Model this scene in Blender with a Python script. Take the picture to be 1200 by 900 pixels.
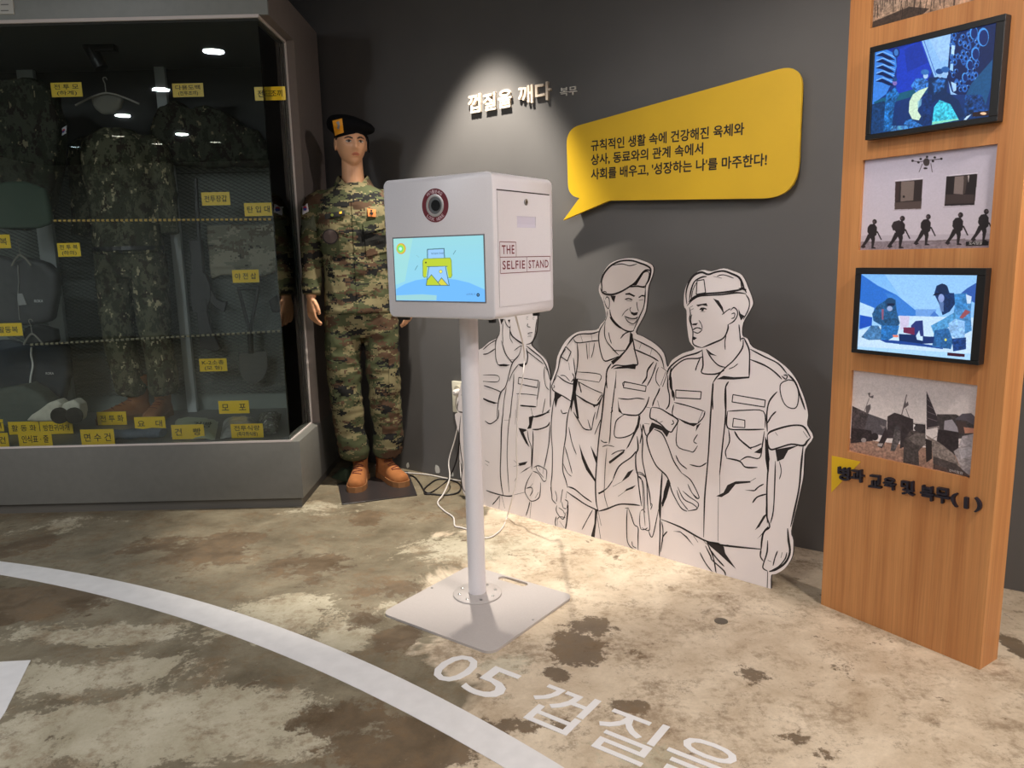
import bpy, bmesh, math, random
import numpy as np
from mathutils import Vector, Matrix, noise
from mathutils.bvhtree import BVHTree
for o in list(bpy.data.objects): bpy.data.objects.remove(o)
SC = bpy.context.scene
COL = SC.collection
# ------------------------------------------------------------------ camera
CAM_H, FPX = 1.22, 885.0
dn = np.array([122, 5115, 885.0]); dn /= np.linalg.norm(dn)
cy_ = np.array([0, 0, 1.0]); cy_ = cy_ - dn * (cy_ @ dn); cy_ /= np.linalg.norm(cy_)
cx_ = np.cross(dn, cy_)
if cx_[0] < 0: cx_ = -cx_
def to_world(v): v = np.array(v, float); return Vector((float(v @ cx_), float(v @ cy_), float(-(v @ dn))))
cam = bpy.data.cameras.new('camera'); camo = bpy.data.objects.new('camera', cam); COL.objects.link(camo)
r_, d_, f_ = to_world((1, 0, 0)), to_world((0, 1, 0)), to_world((0, 0, 1))
camo.matrix_world = Matrix(((r_.x, -d_.x, -f_.x, 0), (r_.y, -d_.y, -f_.y, 0), (r_.z, -d_.z, -f_.z, CAM_H), (0, 0, 0, 1)))
cam.sensor_width = 36; cam.lens = 36 * FPX / 1200; cam.clip_start = 0.05
SC.camera = camo
# ------------------------------------------------------------------ world, exposure
SC.view_settings.view_transform = 'Standard'; SC.view_settings.look = 'None'
SC.view_settings.gamma = 1; SC.view_settings.use_curve_mapping = False
SC.view_settings.exposure = 0.12
wd = bpy.data.worlds.new('world'); SC.world = wd; wd.use_nodes = True
wd.node_tree.nodes['Background'].inputs[0].default_value = (0.03, 0.032, 0.036, 1)
# ------------------------------------------------------------------ lights (ceiling lamps of the gallery, and added fills)
def lamp(kind, loc, target, power, color, size=0.1, angle=60, blend=0.6, name='ceiling_or_fill_light'):
    l = bpy.data.lights.new(name, kind); l.energy = power; l.color = color
    if kind == 'SPOT': l.spot_size = math.radians(angle); l.spot_blend = blend; l.shadow_soft_size = size
    else: l.shape = 'DISK'; l.size = size
    o = bpy.data.objects.new(name, l); COL.objects.link(o); o.location = loc
    o.rotation_euler = (Vector(target) - Vector(loc)).to_track_quat('-Z', 'Y').to_euler()
    return o
WARM, NEUT, COOL = (1, .89, .78), (1, .95, .9), (.95, .97, 1)
lamp('SPOT', (-.27, 3.48, 2.77), (-.27, 3.66, 0), 365, (1, .92, .80), .03, 61, .5)      # wall washer over the heading
lamp('SPOT', (1.5, .8, 2.77), (1.15, 1.7, 0), 190, WARM, .15, 112, .9)                        # right side of the room
lamp('SPOT', (2.7, .3, 2.77), (.3, 2.4, .9), 300, (1, .9, .86), .15, 70, .8)                # far right, on the kiosk door
lamp('SPOT', (.35, 1.5, 2.77), (.85, 3.1, 1.1), 42, NEUT, .08, 62, .7)                      # added fill, brightens the bubble and the right soldier
lamp('SPOT', (.05, 1.0, 2.77), (1.15, 2.3, 1.9), 62, WARM, .08, 46, .8)                    # added fill, brightens the wooden pillar
lamp('SPOT', (-.3, .1, 2.77), (.5, 3.0, .0), 22, NEUT, .1, 84, .9)                          # added weak front fill from above the camera
for x_, y_, p_ in ((-2.21, 1.1, 27), (-3.18, -.15, 26), (-4.14, -1.36, 50), (-4.06, -2.67, 45)):    # the mirrored downlights
    lamp('AREA', (x_, y_, 2.786), (x_, y_ + .001, 0), p_, COOL, .15)
lamp('AREA', (1.6, -1.2, 2.74), (1.2, 0.6, 0), 30, (.97, .98, 1), 2.2, name='ambient_fill')  # added broad soft fill for the ambient light, out of view
# ------------------------------------------------------------------ picking points of the room along the lens
def ray(px, py): return to_world((px - 600, py - 450, FPX))
EYE = Vector((0, 0, CAM_H))
def floor_pt(px, py, z=0.0):
    r = ray(px, py); return EYE + r * ((z - CAM_H) / r.z)
class Plane:                                    # upright plane through two floor points; n looks at the room
    def __init__(s, a, b):
        s.o = Vector(a); s.t = (Vector(b) - Vector(a)); s.t.z = 0; s.t.normalize(); s.u = Vector((0, 0, 1))
        s.n = Vector((s.t.y, -s.t.x, 0))
        if s.n.dot(EYE - s.o) < 0: s.n = -s.n
    def at(s, px, py, off=0.0):
        r = ray(px, py); o = s.o + s.n * off
        return EYE + r * (s.n.dot(o - EYE) / s.n.dot(r))
    def st(s, px, py, off=0.0):
        v = s.at(px, py, off) - s.o; return (v.dot(s.t), v.z)
    def pt(s, a, z, off=0.0): return s.o + s.t * a + s.n * off + Vector((0, 0, z))
WALL = Plane(floor_pt(507, 556), floor_pt(934, 641))
CUT = Plane(floor_pt(570, 593), floor_pt(903, 690))
PIL = Plane(floor_pt(962, 708), floor_pt(1148, 785))
def YP(y): return Plane((-2, y, 0), (2, y, 0))
# ------------------------------------------------------------------ materials
def mat(name, col, rough=.6, metal=0, spec=.5, emis=None, est=0, coat=0):
    m = bpy.data.materials.new(name); m.use_nodes = True; b = m.node_tree.nodes['Principled BSDF']
    b.inputs['Base Color'].default_value = (*col, 1); b.inputs['Roughness'].default_value = rough
    b.inputs['Metallic'].default_value = metal; b.inputs['Specular IOR Level'].default_value = spec
    if coat: b.inputs['Coat Weight'].default_value = coat; b.inputs['Coat Roughness'].default_value = .1
    if emis: b.inputs['Emission Color'].default_value = (*emis, 1); b.inputs['Emission Strength'].default_value = est
    return m
def lin(r, g, b): return tuple(((c / 255 + .055) / 1.055) ** 2.4 if c > 10 else c / 3295 for c in (r, g, b))
def N(m, t, **k):
    n = m.node_tree.nodes.new(t)
    for a, v in k.items(): setattr(n, a, v)
    return n
def L(m, a, b): m.node_tree.links.new(a, b)
def grain(m, scale=40, amount=.12, bump=.0, stretch=(1, 1, 1), bscale=None, dist=.002):
    """fine noise on the colour (and relief) of a flat-coloured material"""
    nt = m.node_tree; b = nt.nodes['Principled BSDF']; c = b.inputs['Base Color'].default_value[:]
    tc = N(m, 'ShaderNodeTexCoord'); mp = N(m, 'ShaderNodeMapping'); mp.inputs['Scale'].default_value = stretch
    L(m, tc.outputs['Object'], mp.inputs['Vector'])
    ns = N(m, 'ShaderNodeTexNoise'); ns.inputs['Scale'].default_value = scale; ns.inputs['Detail'].default_value = 6
    L(m, mp.outputs[0], ns.inputs['Vector'])
    rp = N(m, 'ShaderNodeValToRGB'); rp.color_ramp.elements[0].position = .3; rp.color_ramp.elements[1].position = .7
    rp.color_ramp.elements[0].color = (*[x * (1 - amount) for x in c[:3]], 1); rp.color_ramp.elements[1].color = (*[min(1, x * (1 + amount)) for x in c[:3]], 1)
    L(m, ns.outputs['Fac'], rp.inputs[0]); L(m, rp.outputs[0], b.inputs['Base Color'])
    if bump:
        bp = N(m, 'ShaderNodeBump'); bp.inputs['Strength'].default_value = bump; bp.inputs['Distance'].default_value = dist
        n2 = N(m, 'ShaderNodeTexNoise'); n2.inputs['Scale'].default_value = bscale or scale * 3; n2.inputs['Detail'].default_value = 4
        L(m, mp.outputs[0], n2.inputs['Vector']); L(m, n2.outputs['Fac'], bp.inputs['Height']); L(m, bp.outputs[0], b.inputs['Normal'])
    return m
def camo(name, cols, cell=(.007, .007, .006), scale=9, stretch=(1, 1, 2.2), rough=.9, cuts=(.40, .5, .6)):
    m = mat(name, cols[0], rough, spec=.2); b = m.node_tree.nodes['Principled BSDF']
    tc = N(m, 'ShaderNodeTexCoord')
    sn = N(m, 'ShaderNodeVectorMath', operation='SNAP'); sn.inputs[1].default_value = cell
    L(m, tc.outputs['Object'], sn.inputs[0])
    prev = None
    for i, c in enumerate(cols):
        if i == 0:
            prev = c; continue
        mp = N(m, 'ShaderNodeMapping'); mp.inputs['Scale'].default_value = stretch; mp.inputs['Location'].default_value = (i * 7.3, i * 3.1, i * 5.7)
        L(m, sn.outputs[0], mp.inputs['Vector'])
        ns = N(m, 'ShaderNodeTexNoise'); ns.inputs['Scale'].default_value = scale; ns.inputs['Detail'].default_value = 5; ns.inputs['Roughness'].default_value = .68
        L(m, mp.outputs[0], ns.inputs['Vector'])
        gt = N(m, 'ShaderNodeMath', operation='GREATER_THAN'); gt.inputs[1].default_value = cuts[i - 1]; L(m, ns.outputs['Fac'], gt.inputs[0])
        mx = N(m, 'ShaderNodeMix', data_type='RGBA'); L(m, gt.outputs[0], mx.inputs[0])
        if isinstance(prev, tuple): mx.inputs[6].default_value = (*prev, 1)
        else: L(m, prev, mx.inputs[6])
        mx.inputs[7].default_value = (*c, 1); prev = mx.outputs[2]
    L(m, prev, b.inputs['Base Color'])
    nb = N(m, 'ShaderNodeTexNoise'); nb.inputs['Scale'].default_value = 420; bp = N(m, 'ShaderNodeBump'); bp.inputs['Strength'].default_value = .25; bp.inputs['Distance'].default_value = .001
    L(m, tc.outputs['Object'], nb.inputs['Vector']); L(m, nb.outputs['Fac'], bp.inputs['Height']); L(m, bp.outputs[0], b.inputs['Normal'])
    return m
# ------------------------------------------------------------------ mesh building
WM = {}                                         # world matrix of each parentable object
def link(name, me, parent=None, kind=None, smooth=False):
    o = bpy.data.objects.new(name, me); COL.objects.link(o)
    if parent is not None:
        me.transform(WM[parent.name].inverted()); o.parent = parent; WM[o.name] = WM[parent.name].copy()
    else: WM[o.name] = Matrix()
    if kind: o['kind'] = kind
    if smooth: me.polygons.foreach_set('use_smooth', [True] * len(me.polygons))
    me.update(); return o
def thing(name, label, cat, loc=(0, 0, 0), rz=0, group=None):
    o = bpy.data.objects.new(name, None); COL.objects.link(o); o.location = loc; o.rotation_euler = (0, 0, rz); o.empty_display_size = .1
    WM[o.name] = Matrix.Translation(Vector(loc)) @ Matrix.Rotation(rz, 4, 'Z')
    tag(o, label, cat, group); return o
def tag(o, label, cat, group=None):
    o['label'] = label; o['category'] = cat
    if group: o['group'] = group
    return o
class MB:
    """collects shapes in world coordinates into one mesh"""
    def __init__(s): s.v = []; s.f = []
    def add(s, vs, fs):
        k = len(s.v); s.v += [tuple(v) for v in vs]; s.f += [tuple(i + k for i in f) for f in fs]; return s
    def box(s, o, ex, ey, ez, bev=0):           # corner origin and three edge vectors
        o, ex, ey, ez = map(Vector, (o, ex, ey, ez))
        vs = [o, o + ex, o + ex + ey, o + ey, o + ez, o + ex + ez, o + ex + ey + ez, o + ey + ez]
        return s.add(vs, [(0, 3, 2, 1), (4, 5, 6, 7), (0, 1, 5, 4), (1, 2, 6, 5), (2, 3, 7, 6), (3, 0, 4, 7)])
    def aabox(s, x0, x1, y0, y1, z0, z1): return s.box((x0, y0, z0), (x1 - x0, 0, 0), (0, y1 - y0, 0), (0, 0, z1 - z0))
    def prism(s, pts, d):                       # planar outline swept by d
        d = Vector(d); n = len(pts); pts = [Vector(p) for p in pts]
        s.add(pts + [p + d for p in pts], [tuple(range(n))[::-1], tuple(range(n, 2 * n))] + [(i, (i + 1) % n, n + (i + 1) % n, n + i) for i in range(n)])
        return s
    def tube(s, pts, r, seg=8, cap=True):
        pts = [Vector(p) for p in pts]; rr = r if isinstance(r, (list, tuple)) else [r] * len(pts)
        vs = []; fs = []; ref = None
        for i, p in enumerate(pts):
            d = (pts[min(i + 1, len(pts) - 1)] - pts[max(i - 1, 0)]).normalized()
            if ref is None: ref = Vector((0, 0, 1)) if abs(d.z) < .9 else Vector((1, 0, 0))
            a = (ref - d * ref.dot(d)).normalized(); ref = a; b = d.cross(a)
            vs += [p + (a * math.cos(t) + b * math.sin(t)) * rr[i] for t in [2 * math.pi * k / seg for k in range(seg)]]
        for i in range(len(pts) - 1):
            fs += [(i * seg + k, i * seg + (k + 1) % seg, (i + 1) * seg + (k + 1) % seg, (i + 1) * seg + k) for k in range(seg)]
        if cap: fs += [tuple(range(seg))[::-1], tuple(range((len(pts) - 1) * seg, len(pts) * seg))]
        return s.add(vs, fs)
    def rings(s, rs, cap=True):                 # list of equal-length rings of points
        n = len(rs[0]); vs = [p for r in rs for p in r]
        fs = [(i * n + k, i * n + (k + 1) % n, (i + 1) * n + (k + 1) % n, (i + 1) * n + k) for i in range(len(rs) - 1) for k in range(n)]
        if cap: fs += [tuple(range(n))[::-1], tuple(range((len(rs) - 1) * n, len(rs) * n))]
        return s.add(vs, fs)
    def lathe(s, c, ax, prof, seg=24):          # prof: (radius, height along ax)
        c = Vector(c); ax = Vector(ax).normalized(); a = ax.orthogonal().normalized(); b = ax.cross(a)
        return s.rings([[c + ax * h + (a * math.cos(2 * math.pi * k / seg) + b * math.sin(2 * math.pi * k / seg)) * max(r, 1e-5) for k in range(seg)] for r, h in prof])
    def mesh(s, name):
        me = bpy.data.meshes.new(name); me.from_pydata(s.v, [], s.f); me.update()
        bm = bmesh.new(); bm.from_mesh(me); bmesh.ops.recalc_face_normals(bm, faces=bm.faces); bm.to_mesh(me); bm.free(); return me
    def obj(s, name, m, parent=None, kind=None, smooth=False, bevel=0, bseg=2):
        me = s.mesh(name)
        if bevel:
            bm = bmesh.new(); bm.from_mesh(me)
            es = [e for e in bm.edges if len(e.link_faces) == 2 and e.calc_face_angle(0) > .6]
            bmesh.ops.bevel(bm, geom=es, offset=bevel, segments=bseg, affect='EDGES', profile=.6, clamp_overlap=True); bm.to_mesh(me); bm.free()
        me.materials.append(m); o = link(name, me, parent, kind)
        if smooth or bevel:
            me.polygons.foreach_set('use_smooth', [True] * len(me.polygons))
            try: me.set_sharp_from_angle(angle=math.radians(35 if bevel else 60))
            except Exception: pass
        return o
def vnoise(p, seed):
    """smooth value noise in numpy, about -1..1"""
    g = np.random.RandomState(seed + 7).rand(32, 32, 32) * 2 - 1; i = np.floor(p).astype(int); f = p - i; f = f * f * (3 - 2 * f); r = 0
    for a in (0, 1):
        for b in (0, 1):
            for c in (0, 1):
                r = r + g[(i[:, 0] + a) % 32, (i[:, 1] + b) % 32, (i[:, 2] + c) % 32] * (f[:, 0] if a else 1 - f[:, 0]) * (f[:, 1] if b else 1 - f[:, 1]) * (f[:, 2] if c else 1 - f[:, 2])
    return r
def remesh(mb, voxel, smooth=2, wrinkle=0, wscale=(9, 9, 5), seed=0):
    """melt a set of overlapping closed shapes into one continuous skin"""
    me = mb.mesh('tmp'); o = bpy.data.objects.new('tmp', me); COL.objects.link(o)
    r = o.modifiers.new('r', 'REMESH'); r.mode = 'VOXEL'; r.voxel_size = voxel
    if smooth: s = o.modifiers.new('s', 'SMOOTH'); s.iterations = smooth; s.factor = .6
    dg = bpy.context.evaluated_depsgraph_get(); m2 = bpy.data.meshes.new_from_object(o.evaluated_get(dg))
    bpy.data.objects.remove(o); bpy.data.meshes.remove(me)
    if wrinkle:
        n = len(m2.vertices); co = np.empty(n * 3); m2.vertices.foreach_get('co', co); co = co.reshape(-1, 3)
        no = np.empty(n * 3); m2.vertex_normals.foreach_get('vector', no); no = no.reshape(-1, 3)
        p = co * np.array(wscale); w = vnoise(p, seed) * .7 + (1 - np.abs(vnoise(p * 1.9, seed + 50)) * 2) * .5 + vnoise(p * 3.7, seed + 90) * .25
        m2.vertices.foreach_set('co', (co + no * (w * wrinkle)[:, None]).ravel())
    m2.polygons.foreach_set('use_smooth', [True] * len(m2.polygons)); m2.update(); return m2
def smooth_pts(p, k=5):
    if len(p) < 3: return [Vector(q) for q in p]
    p = [Vector(q) for q in p]; out = []
    for i in range(len(p) - 1):
        a, b, c, d = p[max(i - 1, 0)], p[i], p[i + 1], p[min(i + 2, len(p) - 1)]
        for j in range(k):
            t = j / k
            out.append(.5 * ((2 * b) + (c - a) * t + (2 * a - 5 * b + 4 * c - d) * t * t + (3 * b - a - 3 * c + d) * t ** 3))
    out.append(p[-1]); return out
# ------------------------------------------------------------------ lettering
_c = bpy.data.curves.new('glyphs', 'FONT'); _c.size = 1; _c.resolution_u = 3; TXT = bpy.data.objects.new('glyphs', _c)
def text_data(body, bold=0.0, space=1.0):
    """outline of a line of text as (verts2d, faces), scaled to a unit height box"""
    c = TXT.data; c.body = body; c.space_character = space; me = bpy.data.meshes.new_from_object(TXT)
    v = np.array([(q.co.x, q.co.y) for q in me.vertices]); f = [tuple(p.vertices) for p in me.polygons]; bpy.data.meshes.remove(me)
    lo, hi = v.min(0), v.max(0); return (v - lo) / (hi - lo), f, (hi - lo)
def lettering(name, body, o, ex, ey, m, parent=None, depth=0.0, bold=0.0, n=None, space=1.0):
    """text filling the parallelogram o, o+ex, o+ey (front face); depth = thickness going back along n; bold = stroke widening as a share of the glyph height"""
    v, f, size = text_data(body, 0, space); o, ex, ey = Vector(o), Vector(ex), Vector(ey)
    n = Vector(n) if n is not None else ex.cross(ey).normalized(); n.normalize()
    h = ey.length; g = bold * h; sh = [(0, 0)] if not bold else [(math.cos(k * math.pi / 3 + .5), math.sin(k * math.pi / 3 + .5)) for k in range(6)] + [(0, 0)]
    eu, ev = ex.normalized(), ey.normalized(); o = o + eu * g + ev * g; ex = ex - eu * 2 * g; ey = ey - ev * 2 * g
    bm = bmesh.new()
    for k, (du, dv) in enumerate(sh):
        d = eu * du * g + ev * dv * g + n * (k * 2e-5 if depth > .0009 else k * 3e-6); vs = [o + ex * float(a) + ey * float(c) + d for a, c in v]
        bv = [bm.verts.new(p) for p in vs]
        for q in f:
            try: bm.faces.new([bv[i] for i in q])
            except ValueError: pass
    if depth > .0009:
        r = bmesh.ops.extrude_face_region(bm, geom=bm.faces[:])
        bmesh.ops.translate(bm, vec=-n * depth, verts=[g_ for g_ in r['geom'] if isinstance(g_, bmesh.types.BMVert)])
        bmesh.ops.recalc_face_normals(bm, faces=bm.faces)
    me = bpy.data.meshes.new(name); bm.to_mesh(me); bm.free()
    me.materials.append(m); me.update(); return link(name, me, parent)
def px_text(name, body, P, bl, br, tl, m, parent=None, depth=0.0, bold=0.0, off=0.0, space=1.0):
    a, b, c = P.at(*bl, off), P.at(*br, off), P.at(*tl, off)
    return lettering(name, body, a, b - a, c - a, m, parent, depth, bold, P.n, space)
# ------------------------------------------------------------------ pictures painted in memory (flat prints and screens)
class Paint:
    """small painter; quad = photo-frame corners TL, TR, BR, BL of the picture; tile = (x0, y0, scale) of the drawing coordinates"""
    def __init__(s, w, h, quad, tile, bg):
        s.w, s.h, s.tile = w, h, tile; s.a = np.zeros((h, w, 3)); s.a[:] = np.array(bg) / 255
        dst = [(0, 0), (w, 0), (w, h), (0, h)]; A = []; B = []
        for (x, y), (u, v) in zip(quad, dst):
            A += [[x, y, 1, 0, 0, 0, -u * x, -u * y], [0, 0, 0, x, y, 1, -v * x, -v * y]]; B += [u, v]
        s.H = np.append(np.linalg.solve(np.array(A, float), np.array(B, float)), 1).reshape(3, 3)
        s.Y, s.X = np.mgrid[0:h, 0:w] + .5; s.rs = np.random.RandomState(3)
    def m(s, p):
        p = np.array(p, float); q = np.c_[p, np.ones(len(p))] @ s.H.T; return q[:, :2] / q[:, 2:]
    def mask(s, q):
        q = np.asarray(q); x0, y0 = np.maximum(q.min(0).astype(int) - 1, 0); x1 = min(int(q[:, 0].max()) + 2, s.w); y1 = min(int(q[:, 1].max()) + 2, s.h)
        M = np.zeros((s.h, s.w), bool)
        if x1 <= x0 or y1 <= y0: return M
        X = s.X[y0:y1, x0:x1]; Y = s.Y[y0:y1, x0:x1]; ins = np.zeros(X.shape, bool); n = len(q)
        for i in range(n):
            (ax, ay), (bx, by) = q[i], q[(i + 1) % n]
            if ay == by: continue
            c = ((ay > Y) != (by > Y)) & (X < (bx - ax) * (Y - ay) / (by - ay) + ax); ins ^= c
        M[y0:y1, x0:x1] = ins; return M
    def poly(s, pts, col, al=1.0, tex=0.0):
        M = s.mask(s.m(pts)); c = np.array(col) / 255
        if tex: c = np.clip(c * (1 + tex * .55 * (s.noise(5) + .6 * s.noise(11))[M][:, None]), 0, 1)
        s.a[M] = s.a[M] * (1 - al) + c * al; return s
    def P(s, txt, col, al=1.0, tex=0.0): return s.poly([tuple(map(float, t.split(','))) for t in txt.split()], col, al, tex)
    def line(s, txt, w, col, al=1.0):
        p = [np.array(tuple(map(float, t.split(',')))) for t in txt.split()]
        for a, b in zip(p, p[1:]):
            d = (b - a) / (np.linalg.norm(b - a) + 1e-6); n = np.array([-d[1], d[0]]) * w / 2; e = d * w * .3
            s.poly([a - e + n, b + e + n, b + e - n, a - e - n], col, al)
        return s
    def ell(s, x, y, rx, ry, col, al=1.0, tex=0.0, rot=0):
        t = np.linspace(0, 2 * np.pi, 25)[:-1]; c, q = math.cos(rot), math.sin(rot)
        return s.poly([(x + rx * np.cos(k) * c - ry * np.sin(k) * q, y + rx * np.cos(k) * q + ry * np.sin(k) * c) for k in t], col, al, tex)
    def noise(s, cell):
        g = s.rs.rand(s.h // cell + 2, s.w // cell + 2) * 2 - 1
        yy, xx = s.Y / cell, s.X / cell; iy, ix = yy.astype(int), xx.astype(int); fy, fx = yy - iy, xx - ix
        return (g[iy, ix] * (1 - fx) + g[iy, ix + 1] * fx) * (1 - fy) + (g[iy + 1, ix] * (1 - fx) + g[iy + 1, ix + 1] * fx) * fy
    def grad(s, top, bot):
        t = (s.Y / s.h)[..., None]; s.a = np.array(top) / 255 * (1 - t) + np.array(bot) / 255 * t; return s
    def blur(s, n=1):
        for _ in range(n):
            p = np.pad(s.a, ((1, 1), (1, 1), (0, 0)), 'edge'); s.a = (p[:-2, 1:-1] + p[2:, 1:-1] + p[1:-1, :-2] + p[1:-1, 2:] + 2 * p[1:-1, 1:-1]) / 6
        return s
    def image(s, name):
        im = bpy.data.images.new(name, s.w, s.h); px = np.ones((s.h, s.w, 4), np.float32); px[..., :3] = np.clip(s.a[::-1], 0, 1)
        im.pixels.foreach_set(px.ravel()); im.update(); im.pack(); return im
def picture(name, im, corners, parent=None, glow=0.0, rough=.4, tint=1.0):
    me = bpy.data.meshes.new(name); me.from_pydata([tuple(c) for c in corners], [], [(0, 1, 2, 3)])  # TL TR BR BL
    uv = me.uv_layers.new(name='UVMap')
    for i, c in enumerate([(0, 1), (1, 1), (1, 0), (0, 0)]): uv.data[i].uv = c
    m = mat(name + '_print', (0, 0, 0) if glow else (.5, .5, .5), rough); b = m.node_tree.nodes['Principled BSDF']
    t = N(m, 'ShaderNodeTexImage'); t.image = im
    if glow: L(m, t.outputs[0], b.inputs['Emission Color']); b.inputs['Emission Strength'].default_value = glow
    else: L(m, t.outputs[0], b.inputs['Base Color'])
    me.materials.append(m); me.update(); return link(name, me, parent)
# ================================================================== materials of the place
M_wall = grain(mat('wall_paint', lin(96, 94, 93), .55), 3, .06, .15, bscale=250, dist=.0006)
M_ceil = mat('ceiling_paint', lin(96, 96, 98), .8)
M_side = grain(mat('side_wall_paint', lin(205, 207, 204), .8), 4, .05)
M_cab = grain(mat('cabinet_lacquer', lin(108, 107, 102), .42), 30, .05)
M_fascia = grain(mat('lit_fascia_lacquer', lin(132, 136, 133), .42), 30, .04)  # cabinet lacquer made lighter, the fascia's brighter lighting put into the colour
M_kick = mat('kick_board', lin(92, 88, 82), .6)
M_rim = mat('cabinet_rim', lin(205, 195, 190), .4)
M_dark = mat('dark_lacquer', lin(38, 38, 38), .5)
M_white = grain(mat('white_powder_coat', lin(222, 218, 222), .38), 300, .02)
M_black = mat('black_plastic', lin(22, 22, 24), .4)
M_blackprint = mat('black_ink', lin(30, 22, 24), .6)
M_steel = mat('steel', lin(170, 170, 170), .3, 1)
M_yellow = grain(mat('yellow_board', lin(226, 182, 20), .5), 5, .03)
def wood():
    m = mat('beech_veneer', lin(196, 132, 76), .45); b = m.node_tree.nodes['Principled BSDF']
    tc = N(m, 'ShaderNodeTexCoord'); mp = N(m, 'ShaderNodeMapping'); mp.inputs['Scale'].default_value = (26, 26, .7)
    L(m, tc.outputs['Object'], mp.inputs[0])
    n1 = N(m, 'ShaderNodeTexNoise'); n1.inputs['Scale'].default_value = 1.0; n1.inputs['Detail'].default_value = 8; n1.inputs['Roughness'].default_value = .6
    L(m, mp.outputs[0], n1.inputs['Vector'])
    rp = N(m, 'ShaderNodeValToRGB'); e = rp.color_ramp.elements; e[0].position = .25; e[0].color = (*lin(176, 112, 62), 1); e[1].position = .75; e[1].color = (*lin(214, 152, 94), 1)
    L(m, n1.outputs['Fac'], rp.inputs[0])
    mp2 = N(m, 'ShaderNodeMapping'); mp2.inputs['Scale'].default_value = (220, 220, 5); L(m, tc.outputs['Object'], mp2.inputs[0])
    n2 = N(m, 'ShaderNodeTexNoise'); n2.inputs['Scale'].default_value = 1; n2.inputs['Detail'].default_value = 3; L(m, mp2.outputs[0], n2.inputs['Vector'])
    r2 = N(m, 'ShaderNodeValToRGB'); r2.color_ramp.elements[0].position = .35; r2.color_ramp.elements[0].color = (.8, .8, .8, 1); r2.color_ramp.elements[1].position = .55
    L(m, n2.outputs['Fac'], r2.inputs[0])
    mx = N(m, 'ShaderNodeMix', data_type='RGBA', blend_type='MULTIPLY'); mx.inputs[0].default_value = .6
    L(m, rp.outputs[0], mx.inputs[6]); L(m, r2.outputs[0], mx.inputs[7]); L(m, mx.outputs[2], b.inputs['Base Color'])
    return m
M_wood = wood()
def concrete():
    m = mat('worn_concrete', (.4, .35, .28), .5); b = m.node_tree.nodes['Principled BSDF']
    tc = N(m, 'ShaderNodeTexCoord'); OB = tc.outputs['Object']
    def noi(scale, detail=8, rough=.6, vec=OB, dist=0, loc=None):
        n = N(m, 'ShaderNodeTexNoise'); n.inputs['Scale'].default_value = scale; n.inputs['Detail'].default_value = detail; n.inputs['Roughness'].default_value = rough; n.inputs['Distortion'].default_value = dist
        if loc is not None:
            mp = N(m, 'ShaderNodeMapping'); mp.inputs['Location'].default_value = loc; L(m, vec, mp.inputs[0]); vec = mp.outputs[0]
        L(m, vec, n.inputs['Vector']); return n
    def ramp(src, p0, c0, p1, c1):
        r = N(m, 'ShaderNodeValToRGB'); e = r.color_ramp.elements; e[0].position = p0; e[0].color = (*c0, 1); e[1].position = p1; e[1].color = (*c1, 1); L(m, src, r.inputs[0]); return r.outputs[0]
    def mix(f, a, c, mode='MIX'):
        x = N(m, 'ShaderNodeMix', data_type='RGBA', blend_type=mode)
        if isinstance(f, float): x.inputs[0].default_value = f
        else: L(m, f, x.inputs[0])
        for s, i in ((a, 6), (c, 7)):
            if isinstance(s, tuple): x.inputs[i].default_value = (*s, 1)
            else: L(m, s, x.inputs[i])
        return x.outputs[2]
    def math_(op, a, c=None, cl=False):
        x = N(m, 'ShaderNodeMath', operation=op); x.use_clamp = cl
        for s, i in ((a, 0), (c, 1)):
            if s is None: continue
            if isinstance(s, (float, int)): x.inputs[i].default_value = s
            else: L(m, s, x.inputs[i])
        return x.outputs[0]
    W, K = (1, 1, 1), (0, 0, 0)
    big = noi(1.1, 6, .62, dist=.6); med = noi(4.5, 9, .7, dist=.4); fine = noi(38, 8, .75); speck = noi(120, 4, .8)
    col = ramp(med.outputs['Fac'], .32, lin(182, 162, 136), .68, lin(228, 212, 188))
    # grey zone on the left, beige on the right of the room
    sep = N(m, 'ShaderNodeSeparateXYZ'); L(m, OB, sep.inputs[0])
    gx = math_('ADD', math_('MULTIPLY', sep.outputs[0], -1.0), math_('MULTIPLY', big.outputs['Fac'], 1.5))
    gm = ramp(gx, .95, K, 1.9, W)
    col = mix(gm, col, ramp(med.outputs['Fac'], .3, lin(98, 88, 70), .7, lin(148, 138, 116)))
    # patches of light skim coat and worn stains, each where it lies on the floor
    wx = noi(5.5, 9, .72, loc=(3, 1, 0)); wy = noi(5.5, 9, .72, loc=(11, 7, 0)); wz = noi(3.2, 12, .78, loc=(8, 2, 0), dist=.5)
    def patches(spots):
        stain = None
        for px, py, rx, ry, k in spots:
            c = floor_pt(px, py); e1 = (floor_pt(px + rx, py) - c).length; e2 = (floor_pt(px, py - ry) - floor_pt(px, py + ry)).length / 2
            dx = math_('MULTIPLY', math_('ADD', sep.outputs[0], -c.x), 1 / e1); dy = math_('MULTIPLY', math_('ADD', sep.outputs[1], -c.y), 1 / e2)
            d = math_('SQRT', math_('ADD', math_('MULTIPLY', dx, dx), math_('MULTIPLY', dy, dy)))
            v = math_('MULTIPLY', math_('SUBTRACT', 1.3, d, True), k)
            stain = v if stain is None else math_('MAXIMUM', stain, v)
        return stain
    lm = ramp(math_('ADD', math_('ADD', patches(SKIM), math_('MULTIPLY', math_('SUBTRACT', wz.outputs['Fac'], .5), 3.0)), math_('MULTIPLY', math_('SUBTRACT', fine.outputs['Fac'], .5), 1.3)), .42, K, .56, W)
    col = mix(math_('MULTIPLY', lm, .8), col, ramp(med.outputs['Fac'], .3, lin(172, 162, 136), .7, lin(212, 204, 182)))
    stain = patches(STAINS)
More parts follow.
